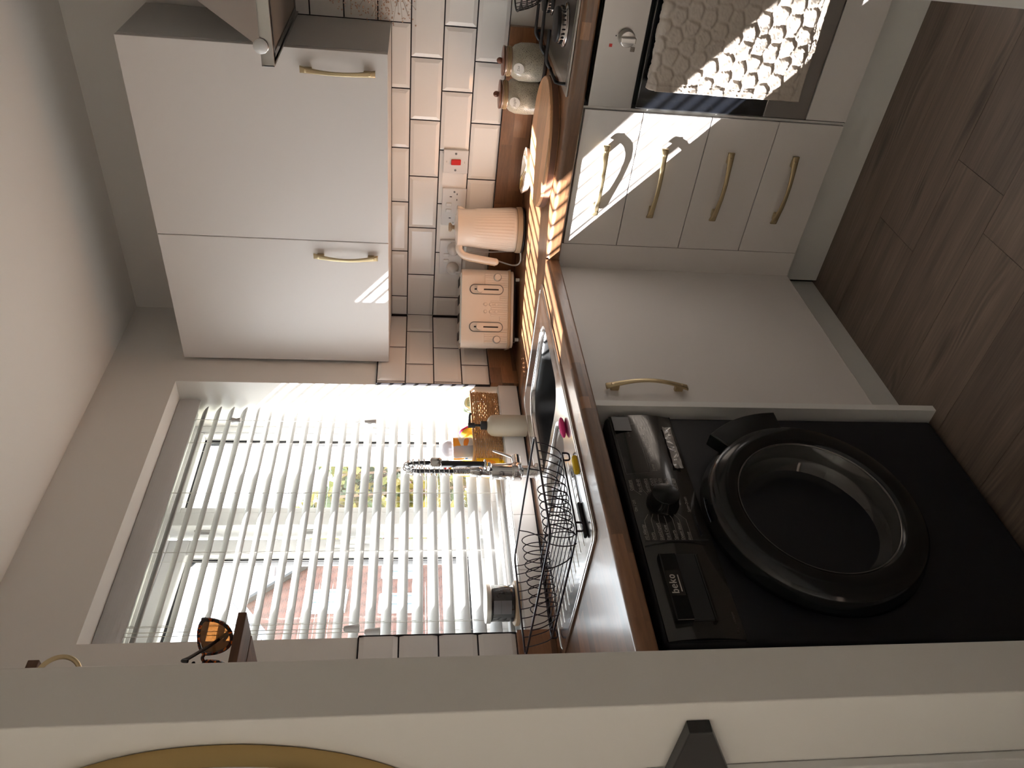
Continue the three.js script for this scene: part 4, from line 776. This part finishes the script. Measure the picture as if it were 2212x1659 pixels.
// ---------------------------------------------------------------- cooker hood
{
  const g = thing('cooker_hood', 'stainless steel chimney cooker hood over the hob', 'cooker hood');
  const z0 = 1.106, z1 = 1.706, y0 = 1.655, y1 = 1.687, xf = -0.50, zc = 1.406;
  part('visor', [span(xf, -0.001, y1 - 0.004, y1, z0, z1, 0.001), span(xf, xf + 0.006, y0, y1, z0, z1, 0.002), span(xf, -0.001, y0, y1, z0, z0 + 0.006, 0.002), span(xf, -0.001, y0, y1, z1 - 0.006, z1, 0.002), span(-0.007, -0.001, y0, y1, z0, z1)], M.steel, g);
  // sloping canopy
  const P = [[xf + 0.004, y1, z0 + 0.045], [xf + 0.004, y1, z1 - 0.045], [-0.002, y1, z1 - 0.03], [-0.002, y1, z0 + 0.03], [-0.29, 2.0, zc - 0.12], [-0.29, 2.0, zc + 0.12], [-0.002, 2.0, zc + 0.12], [-0.002, 2.0, zc - 0.12]];
  const F = [[0, 1, 5], [0, 5, 4], [1, 2, 6], [1, 6, 5], [3, 0, 4], [3, 4, 7], [2, 3, 7], [2, 7, 6]].flat().flatMap((i) => P[i]);
  const cg = new THREE.BufferGeometry(); cg.setAttribute('position', new THREE.Float32BufferAttribute(F, 3)); cg.computeVertexNormals(); cg.setAttribute('uv', new THREE.Float32BufferAttribute(new Float32Array(F.length / 3 * 2), 2));
  part('canopy', cg, std(C(0.47, 0.45, 0.43), 0.33, { metalness: 1, side: THREE.DoubleSide }), g);
  part('chimney', span(-0.28, -0.001, 1.99, H - 0.002, zc - 0.115, zc + 0.115, 0.002), M.steel, g);
  const mesh = canvas(128, 128, (c) => { c.fillStyle = '#a89b8d'; c.fillRect(0, 0, 128, 128); c.fillStyle = '#6d645b'; for (let i = 0; i < 16; i++) for (let j = 0; j < 16; j++) { c.beginPath(); c.arc(i * 8 + (j % 2) * 4, j * 8 + 4, 2.2, 0, 7); c.fill(); } });
  part('filter', uvm(span(xf + 0.03, -0.06, y0 + 0.004, y0 + 0.012, z0 + 0.03, z1 - 0.03), 0.03, 'x'), std(0xffffff, 0.45, { map: mesh, metalness: 0.5 }), g, 'perforated grease filter');
  part('filter_frame', [span(xf + 0.018, xf + 0.032, y0 + 0.001, y0 + 0.012, z0 + 0.016, z1 - 0.016), span(-0.062, -0.048, y0 + 0.001, y0 + 0.012, z0 + 0.016, z1 - 0.016), span(xf + 0.018, -0.048, y0 + 0.001, y0 + 0.012, z0 + 0.016, z0 + 0.03)], M.darkSteel, g);
  const k = part('control_knob', lathe([[0, 0], [0.018, 0], [0.0185, 0.003], [0.0165, 0.013], [0, 0.0145]], 36).rotateZ(Math.PI / 2).translate(xf - 0.0, 1.684, 1.157), M.plastic, g, 'round white knob');
  part('knob_rim', new THREE.TorusGeometry(0.0175, 0.0018, 8, 36).rotateY(Math.PI / 2).translate(xf - 0.003, 1.684, 1.157), M.chrome, g);
  part('flex', tube([[-0.18, 1.80, 1.112], [-0.2, 1.79, 1.125], [-0.23, 1.755, 1.14], [-0.25, 1.73, 1.16]], 0.005, 16, 8), M.matBlack, g, 'black power flex');
}
// ---------------------------------------------------------------- oven
{
  const g = thing('built_in_oven', 'stainless steel built in oven with dark glass door', 'oven');
  const z0 = 1.098, z1 = 1.692, xf = -0.60;
  part('oven_body', span(-0.578, -0.06, 0.262, 0.858, z0 + 0.004, z1 - 0.004), M.matBlack, g);
  part('control_panel', span(xf, -0.576, 0.742, 0.857, z0, z1, 0.002), M.steel, g);
  const door = part('oven_door', span(xf, -0.576, 0.382, 0.731, z0 + 0.003, z1 - 0.003, 0.003), M.glassBlack, g, 'black glass door');
  part('door_strip', span(xf - 0.0005, -0.576, 0.262, 0.381, z0 + 0.003, z1 - 0.003, 0.002), M.steel, g, 'steel strip below the glass');
  part('door_handle', [rb(0.016, 0.02, 0.46, 0.006, xf - 0.036, 0.707, 1.393), rb(0.034, 0.016, 0.02, 0.004, xf - 0.016, 0.707, 1.19), rb(0.034, 0.016, 0.02, 0.004, xf - 0.016, 0.707, 1.596)], M.darkSteel, g);
  for (const z of [1.2725, 1.513]) {
    const k = part('control_knob', [lathe([[0, 0], [0.0205, 0], [0.0205, 0.006], [0.019, 0.018], [0.0175, 0.02], [0, 0.02]], 36).rotateZ(Math.PI / 2).translate(xf, 0.789, z), rb(0.012, 0.038, 0.014, 0.003, xf - 0.024, 0.789, z)], std(C(0.62, 0.6, 0.58), 0.3, { metalness: 0.9 }), g, 'silver turning knob');
  }
  part('warning_mark', bx(0.0006, 0.0075, 0.0075, xf - 0.0003, 0.8245, 1.2512), M.red, g, 'small red square');
  const sy = canvas(64, 64, (c) => { c.fillStyle = '#8f877f'; c.fillRect(0, 0, 64, 64); c.strokeStyle = '#2a2623'; c.lineWidth = 4; c.strokeRect(6, 6, 52, 52); c.strokeRect(22, 20, 20, 24); });
  part('symbol', new THREE.PlaneGeometry(0.0115, 0.0115).rotateY(-Math.PI / 2).translate(xf - 0.0006, 0.768, 1.2454), std(0xffffff, 0.4, { map: sy, metalness: 0.4 }), g, 'small square oven symbol');
  part('dot_mark', cyl(0.0016, 0.0016, 0.0006, 0, 0, 0, 12).rotateZ(Math.PI / 2).translate(xf - 0.0003, 0.815, 1.2745), M.matBlack, g);
  single('oven_filler_panel', span(FX, FX + DOOR_T, YB, 0.2555, 1.0985, 1.69, 0.0015), M.cab, 'cream filler panel below the oven', 'panel');
  single('housing_side', [span(FX + 0.004, -0.03, YB, 0.868, 1.0895, 1.0955)], M.carcass, 'thin carcass edge between drawers and oven', 'panel');
}
// ---------------------------------------------------------------- towel on the oven handle
{
  const W = 0.36, Lg = 0.385, nx = 150, ny = 170, P = [], idx = [], uv = [];
  const cz = 0.043, cy = 0.036, centers = (i, j) => [i * cz + (j % 2 ? cz / 2 : 0), j * cy];
  const hgt = (a, b) => { // quilted scales
    const j0 = Math.round(b / cy); let best = 9, second = 9;
    for (let j = j0 - 1; j <= j0 + 1; j++) { const i0 = Math.round((a - (j & 1 ? cz / 2 : 0)) / cz); for (let i = i0 - 1; i <= i0 + 1; i++) { const wob = 0.005 * Math.sin(i * 5.1 + j * 3.3), c = [i * cz + (j & 1 ? cz / 2 : 0) + wob, j * cy + 0.004 * Math.sin(i * 2.7 + j * 7.1)]; const d = Math.hypot((a - c[0]) / 0.5, (b - c[1]) / 0.44) ; if (d < best) { second = best; best = d; } else if (d < second) second = d; } }
    const q = Math.min(1, Math.max(0, (second - best) / 0.03)); return q * q * (3 - 2 * q) * (0.55 + 0.45 * Math.max(0, Math.min(1, 0.5 + (b - j0 * cy) / cy * 1.3))); };
  for (let j = 0; j <= ny; j++) for (let i = 0; i <= nx; i++) {
    const a = i / nx * W, b = j / ny * (Lg + 0.05), drop = b - 0.05;       // first 5 cm go over the bar
    const q = hgt(a, b), edge = Math.min(a, W - a, Lg + 0.05 - b), hem = edge < 0.014 ? 0.35 : 1, stitch = Math.abs(edge - 0.016) < 0.0016 ? -0.0025 : 0;
    const fold = 0.006 * Math.sin(a * 17 + drop * 3) * Math.min(1, Math.max(0, drop) / 0.15) + 0.004 * noise.noise(a * 9, b * 9, 2);
    const t = q * 0.0040 * hem + stitch + fold + 0.0012 * noise.noise(a * 260, b * 260, 5);
    let x, y;
    if (drop < 0) { const an = (-drop) / 0.05 * 2.6; x = -0.628 - 0.013 * Math.cos(an) - 0 + 0.0; y = 0.707 + 0.0155 * Math.sin(an) ; const nxn = -Math.cos(an), nyn = Math.sin(an); x += nxn * t; y += nyn * t; }
    else { const lift = a < 0.05 ? 0.006 * Math.pow((0.05 - a) / 0.05, 2) : 0; x = -0.641 - t + drop * 0.02 - lift; y = 0.707 - drop - (a < 0.12 ? 0 : 0.004 * Math.sin(a * 11)); }
    const round = j > ny - 12 && a < 0.03 ? 0 : 0;
    P.push(x - 0.009, y + round, 1.166 + a + drop * 0.02 * (a < W / 2 ? -0.3 : 0.6)); uv.push(a, b);
  }
  for (let j = 0; j < ny; j++) for (let i = 0; i < nx; i++) { const a = j * (nx + 1) + i, b = a + nx + 1; idx.push(a, a + 1, b, a + 1, b + 1, b); }
  const front = P.length / 3;                            // back sheet gives it thickness
  for (let k = 0; k < front; k++) P.push(P[k * 3] + 0.004, P[k * 3 + 1], P[k * 3 + 2]), uv.push(0, 0);
  const B = (k) => k + front; const rimE = [];
  for (let i = 0; i < nx; i++) { rimE.push([i, i + 1]); rimE.push([ny * (nx + 1) + i + 1, ny * (nx + 1) + i]); }
  for (let j = 0; j < ny; j++) { rimE.push([(j + 1) * (nx + 1), j * (nx + 1)]); rimE.push([j * (nx + 1) + nx, (j + 1) * (nx + 1) + nx]); }
  const n0 = idx.length; for (let k = 0; k < n0; k += 3) idx.push(B(idx[k]), B(idx[k + 2]), B(idx[k + 1])); for (const [a, b] of rimE) idx.push(a, B(a), b, b, B(a), B(b));
  const g = new THREE.BufferGeometry(); g.setAttribute('position', new THREE.Float32BufferAttribute(P, 3)); g.setAttribute('uv', new THREE.Float32BufferAttribute(uv, 2)); g.setIndex(idx); g.computeVertexNormals();
  const terry = pixels(256, 256, (u, v) => { const n = noise.noise(u * 120, v * 120, 3) * 60 + noise.noise(u * 250, v * 250, 8) * 60; const c = cl(128 + n); return [c, c, c]; }, false); terry.repeat.set(14, 14);
  single('tea_towel', g, std(C(0.60, 0.52, 0.45), 0.95, { bumpMap: terry, bumpScale: 0.0022 }), 'beige quilted towel hanging over the oven handle', 'towel');
}

// ---------------------------------------------------------------- washing machine
{
  const g = thing('washing_machine', 'black front loading washing machine under the worktop', 'washing machine');
  const x0 = -1.853, x1 = -1.2535, zf = 0.61;
  part('body', span(x0, x1, 0.012, 0.845, 0.05, zf, 0.012), M.washer, g);
  // slightly bowed control panel with print
  const panelTex = canvas(2048, 512, (c, w, h) => {
    c.fillStyle = '#2a2827'; c.fillRect(0, 0, w, h);
    const S = w / 0.585, X = (x) => (x - -1.8465) * S, Y = (y) => (0.838 - y) * (h / 0.146);
    c.fillStyle = '#211f1f'; c.fillRect(X(-1.45), Y(0.833), X(-1.29) - X(-1.45), Y(0.72) - Y(0.833));
    c.strokeStyle = '#8a8580'; c.fillStyle = '#a8a39c'; c.lineWidth = 3; c.font = '30px sans-serif';
    const L = [['Cottons', 0.829], ['Eco 40-60', 0.812], ['Synthetics', 0.796], ['Quick', 0.783], ['Xpress', 0.775], ['Mini / Mix', 0.765], ['Hand Wash', 0.750], ['Delicates', 0.734]];
    L.forEach(([s, y], i) => { c.textAlign = 'right'; c.fillText(s, X(-1.462), Y(y) + 8); c.beginPath(); c.moveTo(X(-1.462), Y(y) + 14); c.lineTo(X(-1.492), Y(y) + 14); c.lineTo(X(-1.5333) + 92, Y(0.774) + (Y(y) - Y(0.774)) * 0.72); c.stroke(); });
    const Rr = [['Anti Allergy', 0.826], ['Shirts', 0.812], ['StainExpert', 0.797], ['Dark Care', 0.783], ['Sports', 0.768], ['Down Wear', 0.754], ['Rinse', 0.739]];
    Rr.forEach(([s, y]) => { c.textAlign = 'left'; c.fillText(s, X(-1.628), Y(y) + 8); c.beginPath(); c.moveTo(X(-1.628), Y(y) + 14); c.lineTo(X(-1.575), Y(y) + 14); c.lineTo(X(-1.5333) - 92, Y(0.774) + (Y(y) - Y(0.774)) * 0.72); c.stroke(); });
    c.textAlign = 'center'; c.fillText('On / Off', X(-1.5333), Y(0.829)); c.fillText('Spin+Drain', X(-1.5333), Y(0.718));
    // display area
    c.strokeStyle = '#5b5753'; c.strokeRect(X(-1.445), Y(0.832), X(-1.292) - X(-1.445), Y(0.781) - Y(0.832));
    c.fillStyle = '#77726d'; c.font = '26px sans-serif'; c.fillText('14:30', X(-1.325), Y(0.80)); for (let i = 0; i < 6; i++) { c.strokeRect(X(-1.44 + i * 0.0245), Y(0.777), 70, 44); c.fillText(['Temp', 'Spin', 'Opt', 'Dry', 'Time', 'Go'][i], X(-1.44 + i * 0.0245) + 35, Y(0.777) + 32); }
    c.fillStyle = '#57524e'; c.font = '22px sans-serif'; c.textAlign = 'left'; c.fillText('1-9kg | 1400rpm', X(-1.838), Y(0.702));
  });
  const pw = 0.585, pc = -1.554, pm = phy(0xffffff, 0.16, { map: panelTex, clearcoat: 0.6, clearcoatRoughness: 0.06 });
  const pg = new THREE.PlaneGeometry(pw, 0.146, 24, 6); { const p = pg.attributes.position; for (let i = 0; i < p.count; i++) { const v = p.getY(i) / 0.146 + 0.5; p.setZ(i, 0.008 * (1 - Math.pow(2 * v - 1, 2)) ); } pg.computeVertexNormals(); }
  part('control_panel', [rb(pw, 0.146, 0.006, 0.002, pc, 0.765, zf + 0.001)], M.washerGloss, g);
  part('panel_print', pg.translate(pc, 0.765, zf + 0.0045), pm, g, 'printed programme panel');
  part('panel_gap', span(x0 + 0.004, x1 - 0.004, 0.688, 0.692, zf - 0.002, zf + 0.002), M.matBlack, g);
  part('dial', [lathe([[0, 0], [0.034, 0], [0.034, 0.004], [0.031, 0.007], [0.029, 0.03], [0.0275, 0.032], [0, 0.032]], 48).rotateX(Math.PI / 2).translate(-1.5333, 0.7744, zf + 0.012)], M.washerGloss, g, 'black programme dial');
  // detergent drawer
  const dr = part('detergent_drawer', [rb(0.148, 0.034, 0.016, 0.003, -1.741, 0.802, zf + 0.016), rb(0.148, 0.006, 0.012, 0.002, -1.741, 0.742, zf + 0.014)], M.washerGloss, g);
  part('drawer_recess', rb(0.146, 0.044, 0.006, 0.002, -1.738, 0.765, zf + 0.0135), M.matBlack, g);
  part('panel_seam', rb(0.0015, 0.13, 0.004, 0.0005, -1.632, 0.77, zf + 0.0145), M.matBlack, g);
  const logo = canvas(256, 128, (c) => { c.fillStyle = '#2a2827'; c.fillRect(0, 0, 256, 128); c.fillStyle = '#b7b2ac'; c.font = 'bold 84px sans-serif'; c.textAlign = 'center'; c.fillText('beko', 118, 78); c.fillRect(40, 100, 170, 10); });
  part('brand_print', new THREE.PlaneGeometry(0.056, 0.028).translate(-1.737, 0.803, zf + 0.0243), phy(0xffffff, 0.2, { map: logo }), dr, 'pale lettering on the drawer front');
  // film label top right
  part('film_label', rb(0.046, 0.04, 0.0008, 0.0003, -1.292, 0.814, zf + 0.012).rotateZ(0), std(C(0.12, 0.12, 0.125), 0.35), g, 'grey film label');
  { // crumpled clear film left on the panel
    const fg = new THREE.PlaneGeometry(0.13, 0.02, 40, 6); const p = fg.attributes.position; for (let i = 0; i < p.count; i++) p.setZ(i, 0.003 * noise.noise(p.getX(i) * 90, p.getY(i) * 160, 3) + 0.004); fg.computeVertexNormals();
    part('protective_film', fg.rotateZ(-0.02).translate(-1.368, 0.7115, zf + 0.009), phy(C(0.30, 0.28, 0.27), 0.12, { side: THREE.DoubleSide, clearcoat: 1 }), g, 'crumpled strip of protective film');
  }
  // porthole door, a touch ajar, hinged on the left
  const d = new THREE.Group(); d.name = 'porthole_door'; d.position.set(-1.80, 0.462, zf); d.rotation.y = -THREE.MathUtils.degToRad(3); g.add(d);
  const cx = 0.229, ro = 0.226, ri = 0.166;
  const ringP = [[ri, 0.040], [ri + 0.002, 0.047], [ri + 0.012, 0.051], [ro - 0.03, 0.051], [ro - 0.012, 0.047], [ro - 0.002, 0.038], [ro, 0.026], [ro + 0.006, 0.012], [ro + 0.008, 0.0], [ri, 0.0]];
  part('door_ring', lathe(ringP, 96).rotateX(Math.PI / 2).translate(cx, 0, 0), M.washerGloss, d, 'glossy black door ring');
  part('inner_rim', new THREE.TorusGeometry(ri + 0.001, 0.0025, 8, 96).translate(cx, 0, 0.044), M.darkSteel, d);
  part('door_glass', lathe([[0, -0.06], [0.06, -0.058], [0.11, -0.045], [0.14, -0.02], [0.155, 0.015], [ri, 0.042]], 72).rotateX(Math.PI / 2).translate(cx, 0, 0), phy(C(0.30, 0.29, 0.28), 0.05, { transmission: 0.8, thickness: 0, ior: 1.5, side: THREE.DoubleSide }), d, 'smoked door glass bowl');
  part('glass_edge', new THREE.TorusGeometry(0.118, 0.0014, 6, 72).translate(cx, 0, -0.038), M.darkSteel, d);
  part('seal', lathe([[0.12, -0.012], [0.16, -0.012], [0.168, -0.002], [0.168, 0.002]], 72).rotateX(Math.PI / 2).translate(cx, 0, -0.004), M.matBlack, d);
  // handle lip on the right upper side
  const hs = new THREE.Shape(); const A0 = 0.04, A1 = 0.74; hs.absarc(0, 0, ro + 0.034, A0, A1, false); hs.absarc(0, 0, ro - 0.012, A1, A0, true); hs.closePath();
  part('door_handle', new THREE.ExtrudeGeometry(hs, { depth: 0.03, bevelEnabled: true, bevelThickness: 0.003, bevelSize: 0.003, bevelSegments: 2, curveSegments: 28 }).translate(cx, 0, 0.014), M.washerGloss, d);
  const bl = canvas(256, 64, (c) => { c.fillStyle = '#28406a'; c.fillRect(0, 0, 256, 64); c.strokeStyle = '#cfd4dc'; c.lineWidth = 5; c.strokeRect(4, 4, 248, 56); c.fillStyle = '#cfd4dc'; c.font = 'bold 34px sans-serif'; c.fillText('15 Min', 24, 44); });
  const st = part('door_sticker', new THREE.CylinderGeometry(ro + 0.0065, ro + 0.0045, 0.008, 16, 1, true, -0.16, 0.26).rotateX(Math.PI / 2).translate(cx, 0, 0.0165), std(0xffffff, 0.5, { map: bl, side: THREE.DoubleSide }), d, 'small blue sticker'); st.rotation.z = Math.PI;  st.position.set(cx * 2, 0, 0);
  // drum behind the glass
  part('drum', [new THREE.CylinderGeometry(0.24, 0.24, 0.3, 60, 1, true).rotateX(Math.PI / 2).translate(-1.571, 0.462, 0.41)], std(C(0.32, 0.31, 0.3), 0.3, { metalness: 1, side: THREE.DoubleSide }), g);
}

// ---------------------------------------------------------------- shelves on the dividing wall, sunglasses
{
  const y0 = 1.5825, y1 = 1.5975, xa = SX1 + 0.001, xb = -1.7315;
  const a = uvm(span(xa, xb, y0, y1, 0.488, 0.558, 0.0012), 0.4, 'x'), b = uvm(span(xa, xb - 0.002, y0 - 0.001, y1, 0.02, 0.486, 0.0012), 0.4, 'z');
  const g = thing('wall_shelf', 'dark wood shelf on the dividing wall carrying sunglasses', 'shelf');
  part('board', a, M.darkWood, g); part('board', b, M.darkWood, g);
  const g2 = thing('wall_shelf', 'dark wood shelf high on the dividing wall, its corner just showing', 'shelf');
  part('board', uvm(span(xa, -1.8165, 1.9, 1.918, 0.2, 0.56, 0.0012), 0.4, 'z'), M.darkWood, g2);
  part('bracket', span(xa, -1.83, 1.882, 1.9, 0.5, 0.52), M.darkWood, g2);
  single('hanging_ring', new THREE.TorusGeometry(0.034, 0.004, 10, 40).rotateY(Math.PI / 2).rotateY(1.35).translate(-1.853, 1.8595, 0.565), M.gold, 'pale gold ring hanging below the upper shelf', 'ring');
}
{
  // tortoiseshell sunglasses standing on their lower rims
  const tort = canvas(256, 256, (c) => { c.fillStyle = '#1c0904'; c.fillRect(0, 0, 256, 256); for (let i = 0; i < 70; i++) { c.fillStyle = ['#a33d0a', '#d2661a', '#5c1d06', '#120502'][i % 4]; c.beginPath(); c.ellipse(rnd() * 256, rnd() * 256, 6 + rnd() * 16, 4 + rnd() * 9, rnd() * 3, 0, 7); c.fill(); } });
  const tm = phy(0xffffff, 0.12, { map: tort, transmission: 0.15, thickness: 0 }), lens = phy(C(0.42, 0.25, 0.12), 0.02, { transmission: 0.8, thickness: 0 });
  const g = thing('sunglasses', 'tortoiseshell sunglasses with amber lenses on the wooden shelf', 'sunglasses', [-1.797, 1.5985, 0.520], -0.95); g.updateMatrixWorld(true); const here = (p) => g.worldToLocal(V(...p)).toArray();
  const lensShape = (P) => { const s = new P(); s.moveTo(-0.027, 0.012); s.bezierCurveTo(-0.026, 0.026, 0.02, 0.028, 0.029, 0.016); s.bezierCurveTo(0.032, -0.004, 0.02, -0.026, -0.002, -0.026); s.bezierCurveTo(-0.02, -0.026, -0.027, -0.008, -0.027, 0.012); return s; };
  for (const s of [-1, 1]) {
    const o = lensShape(THREE.Shape), q = o.getPoints(16).map((p) => new THREE.Vector2(p.x * 1.17, p.y * 1.2)); const rim = new THREE.Shape(q); rim.holes.push(lensShape(THREE.Path));
    const rg = new THREE.ExtrudeGeometry(rim, { depth: 0.0036, bevelEnabled: true, bevelThickness: 0.0006, bevelSize: 0.0006, bevelSegments: 1, curveSegments: 12 }); rg.translate(0, 0.032, 0); if (s < 0) rg.rotateY(Math.PI); rg.translate(s * 0.037, 0, 0); part('rim', uvm(rg, 0.05, 'x'), tm, g);
    const lg = new THREE.ExtrudeGeometry(lensShape(THREE.Shape), { depth: 0.001, bevelEnabled: false, curveSegments: 12 }); lg.translate(0, 0.032, 0.001); if (s < 0) lg.rotateY(Math.PI); lg.translate(s * 0.037, 0, 0); part('lens', lg, lens, g, 'amber lens');
    part('temple', uvm(polytube((s > 0 ? [[-1.752, 1.626, 0.50], [-1.748, 1.6125, 0.524], [-1.80, 1.632, 0.562], [-1.845, 1.653, 0.598], [-1.852, 1.6605, 0.604], [-1.8545, 1.649, 0.607]] : [[-1.84, 1.648, 0.578], [-1.85, 1.646, 0.55], [-1.84, 1.62, 0.46]]).map(here), 0.003, 8, 0.006), 0.05, 'x'), M.black, g, 'black temple arm');
    part('hinge', rb(0.007, 0.009, 0.006, 0.0015, s * 0.0685, 0.05, 0.0), M.black, g);
  }
  part('bridge', uvm(tube([[-0.009, 0.048, 0.002], [0, 0.052, 0.003], [0.009, 0.048, 0.002]], 0.003, 12, 8), 0.05, 'x'), tm, g);
}
{
  const g = thing('glasses_case', 'dark soft glasses case lying behind the sunglasses', 'glasses case', [-1.80, 1.5985, 0.33]);
  part('case', new THREE.SphereGeometry(1, 28, 16).scale(0.055, 0.018, 0.075).translate(0, 0.018, 0), M.matBlack, g);
}

// ---------------------------------------------------------------- next room: round mirror, black fitting, trim
{
  const R = 0.405, yc = 1.585, zc = 0.58 - R, xw = SX0;
  const g = thing('round_mirror', 'large round mirror with a deep brass frame on the dividing wall', 'mirror', [xw - 0.002, yc, zc], -Math.PI / 2);
  part('mirror_frame', lathe([[R - 0.004, 0.0], [R, 0.0], [R, 0.032], [R - 0.004, 0.032], [R - 0.004, 0.0]], 128).rotateX(Math.PI / 2), std(C(0.50, 0.37, 0.17), 0.4, { metalness: 1 }), g);
  part('mirror_glass', new THREE.CylinderGeometry(R - 0.004, R - 0.004, 0.004, 96).rotateX(Math.PI / 2).translate(0, 0, 0.010), std(C(0.9, 0.9, 0.9), 0.01, { metalness: 1 }), g);
}
{
  const s = new THREE.Shape(); s.moveTo(0.594, 0.799); s.lineTo(0.594, 0.835); s.lineTo(0.36, 0.831); s.lineTo(0.36, 0.689); s.closePath();   // z to the right, y up
  const e = new THREE.ExtrudeGeometry(s, { depth: 0.018, bevelEnabled: true, bevelThickness: 0.002, bevelSize: 0.002, bevelSegments: 2 }); e.rotateY(-Math.PI / 2);
  single('wall_bracket', e.translate(SX0 - 0.0025, 0, 0), M.black, 'black wedge shaped bracket on the dividing wall at the left edge', 'bracket');
}
// white board at the right, close to the camera
single('white_panel', span(-1.47, -1.45, 0, 0.95, 1.586, 2.05, 0.004), M.carcass, 'white upright panel cutting the lower right corner of the room', 'panel');
// ceiling lamp whose rim just enters the picture
{
  const g = thing('ceiling_lamp', 'round ceiling lamp with a copper rim above the hob side', 'lamp', [-0.80, H, 1.42]);
  part('lamp_rim', lathe([[0.30, -0.075], [0.31, -0.075], [0.312, -0.07], [0.312, -0.005], [0.3, 0], [0.3, -0.075]], 80), std(C(0.34, 0.17, 0.1), 0.4, { metalness: 0.6 }), g, 'copper rim');
  part('lamp_diffuser', lathe([[0, -0.066], [0.2, -0.064], [0.298, -0.055], [0.298, -0.002], [0, -0.002]], 64), M.white, g);
}

renderer.render(scene, camera);
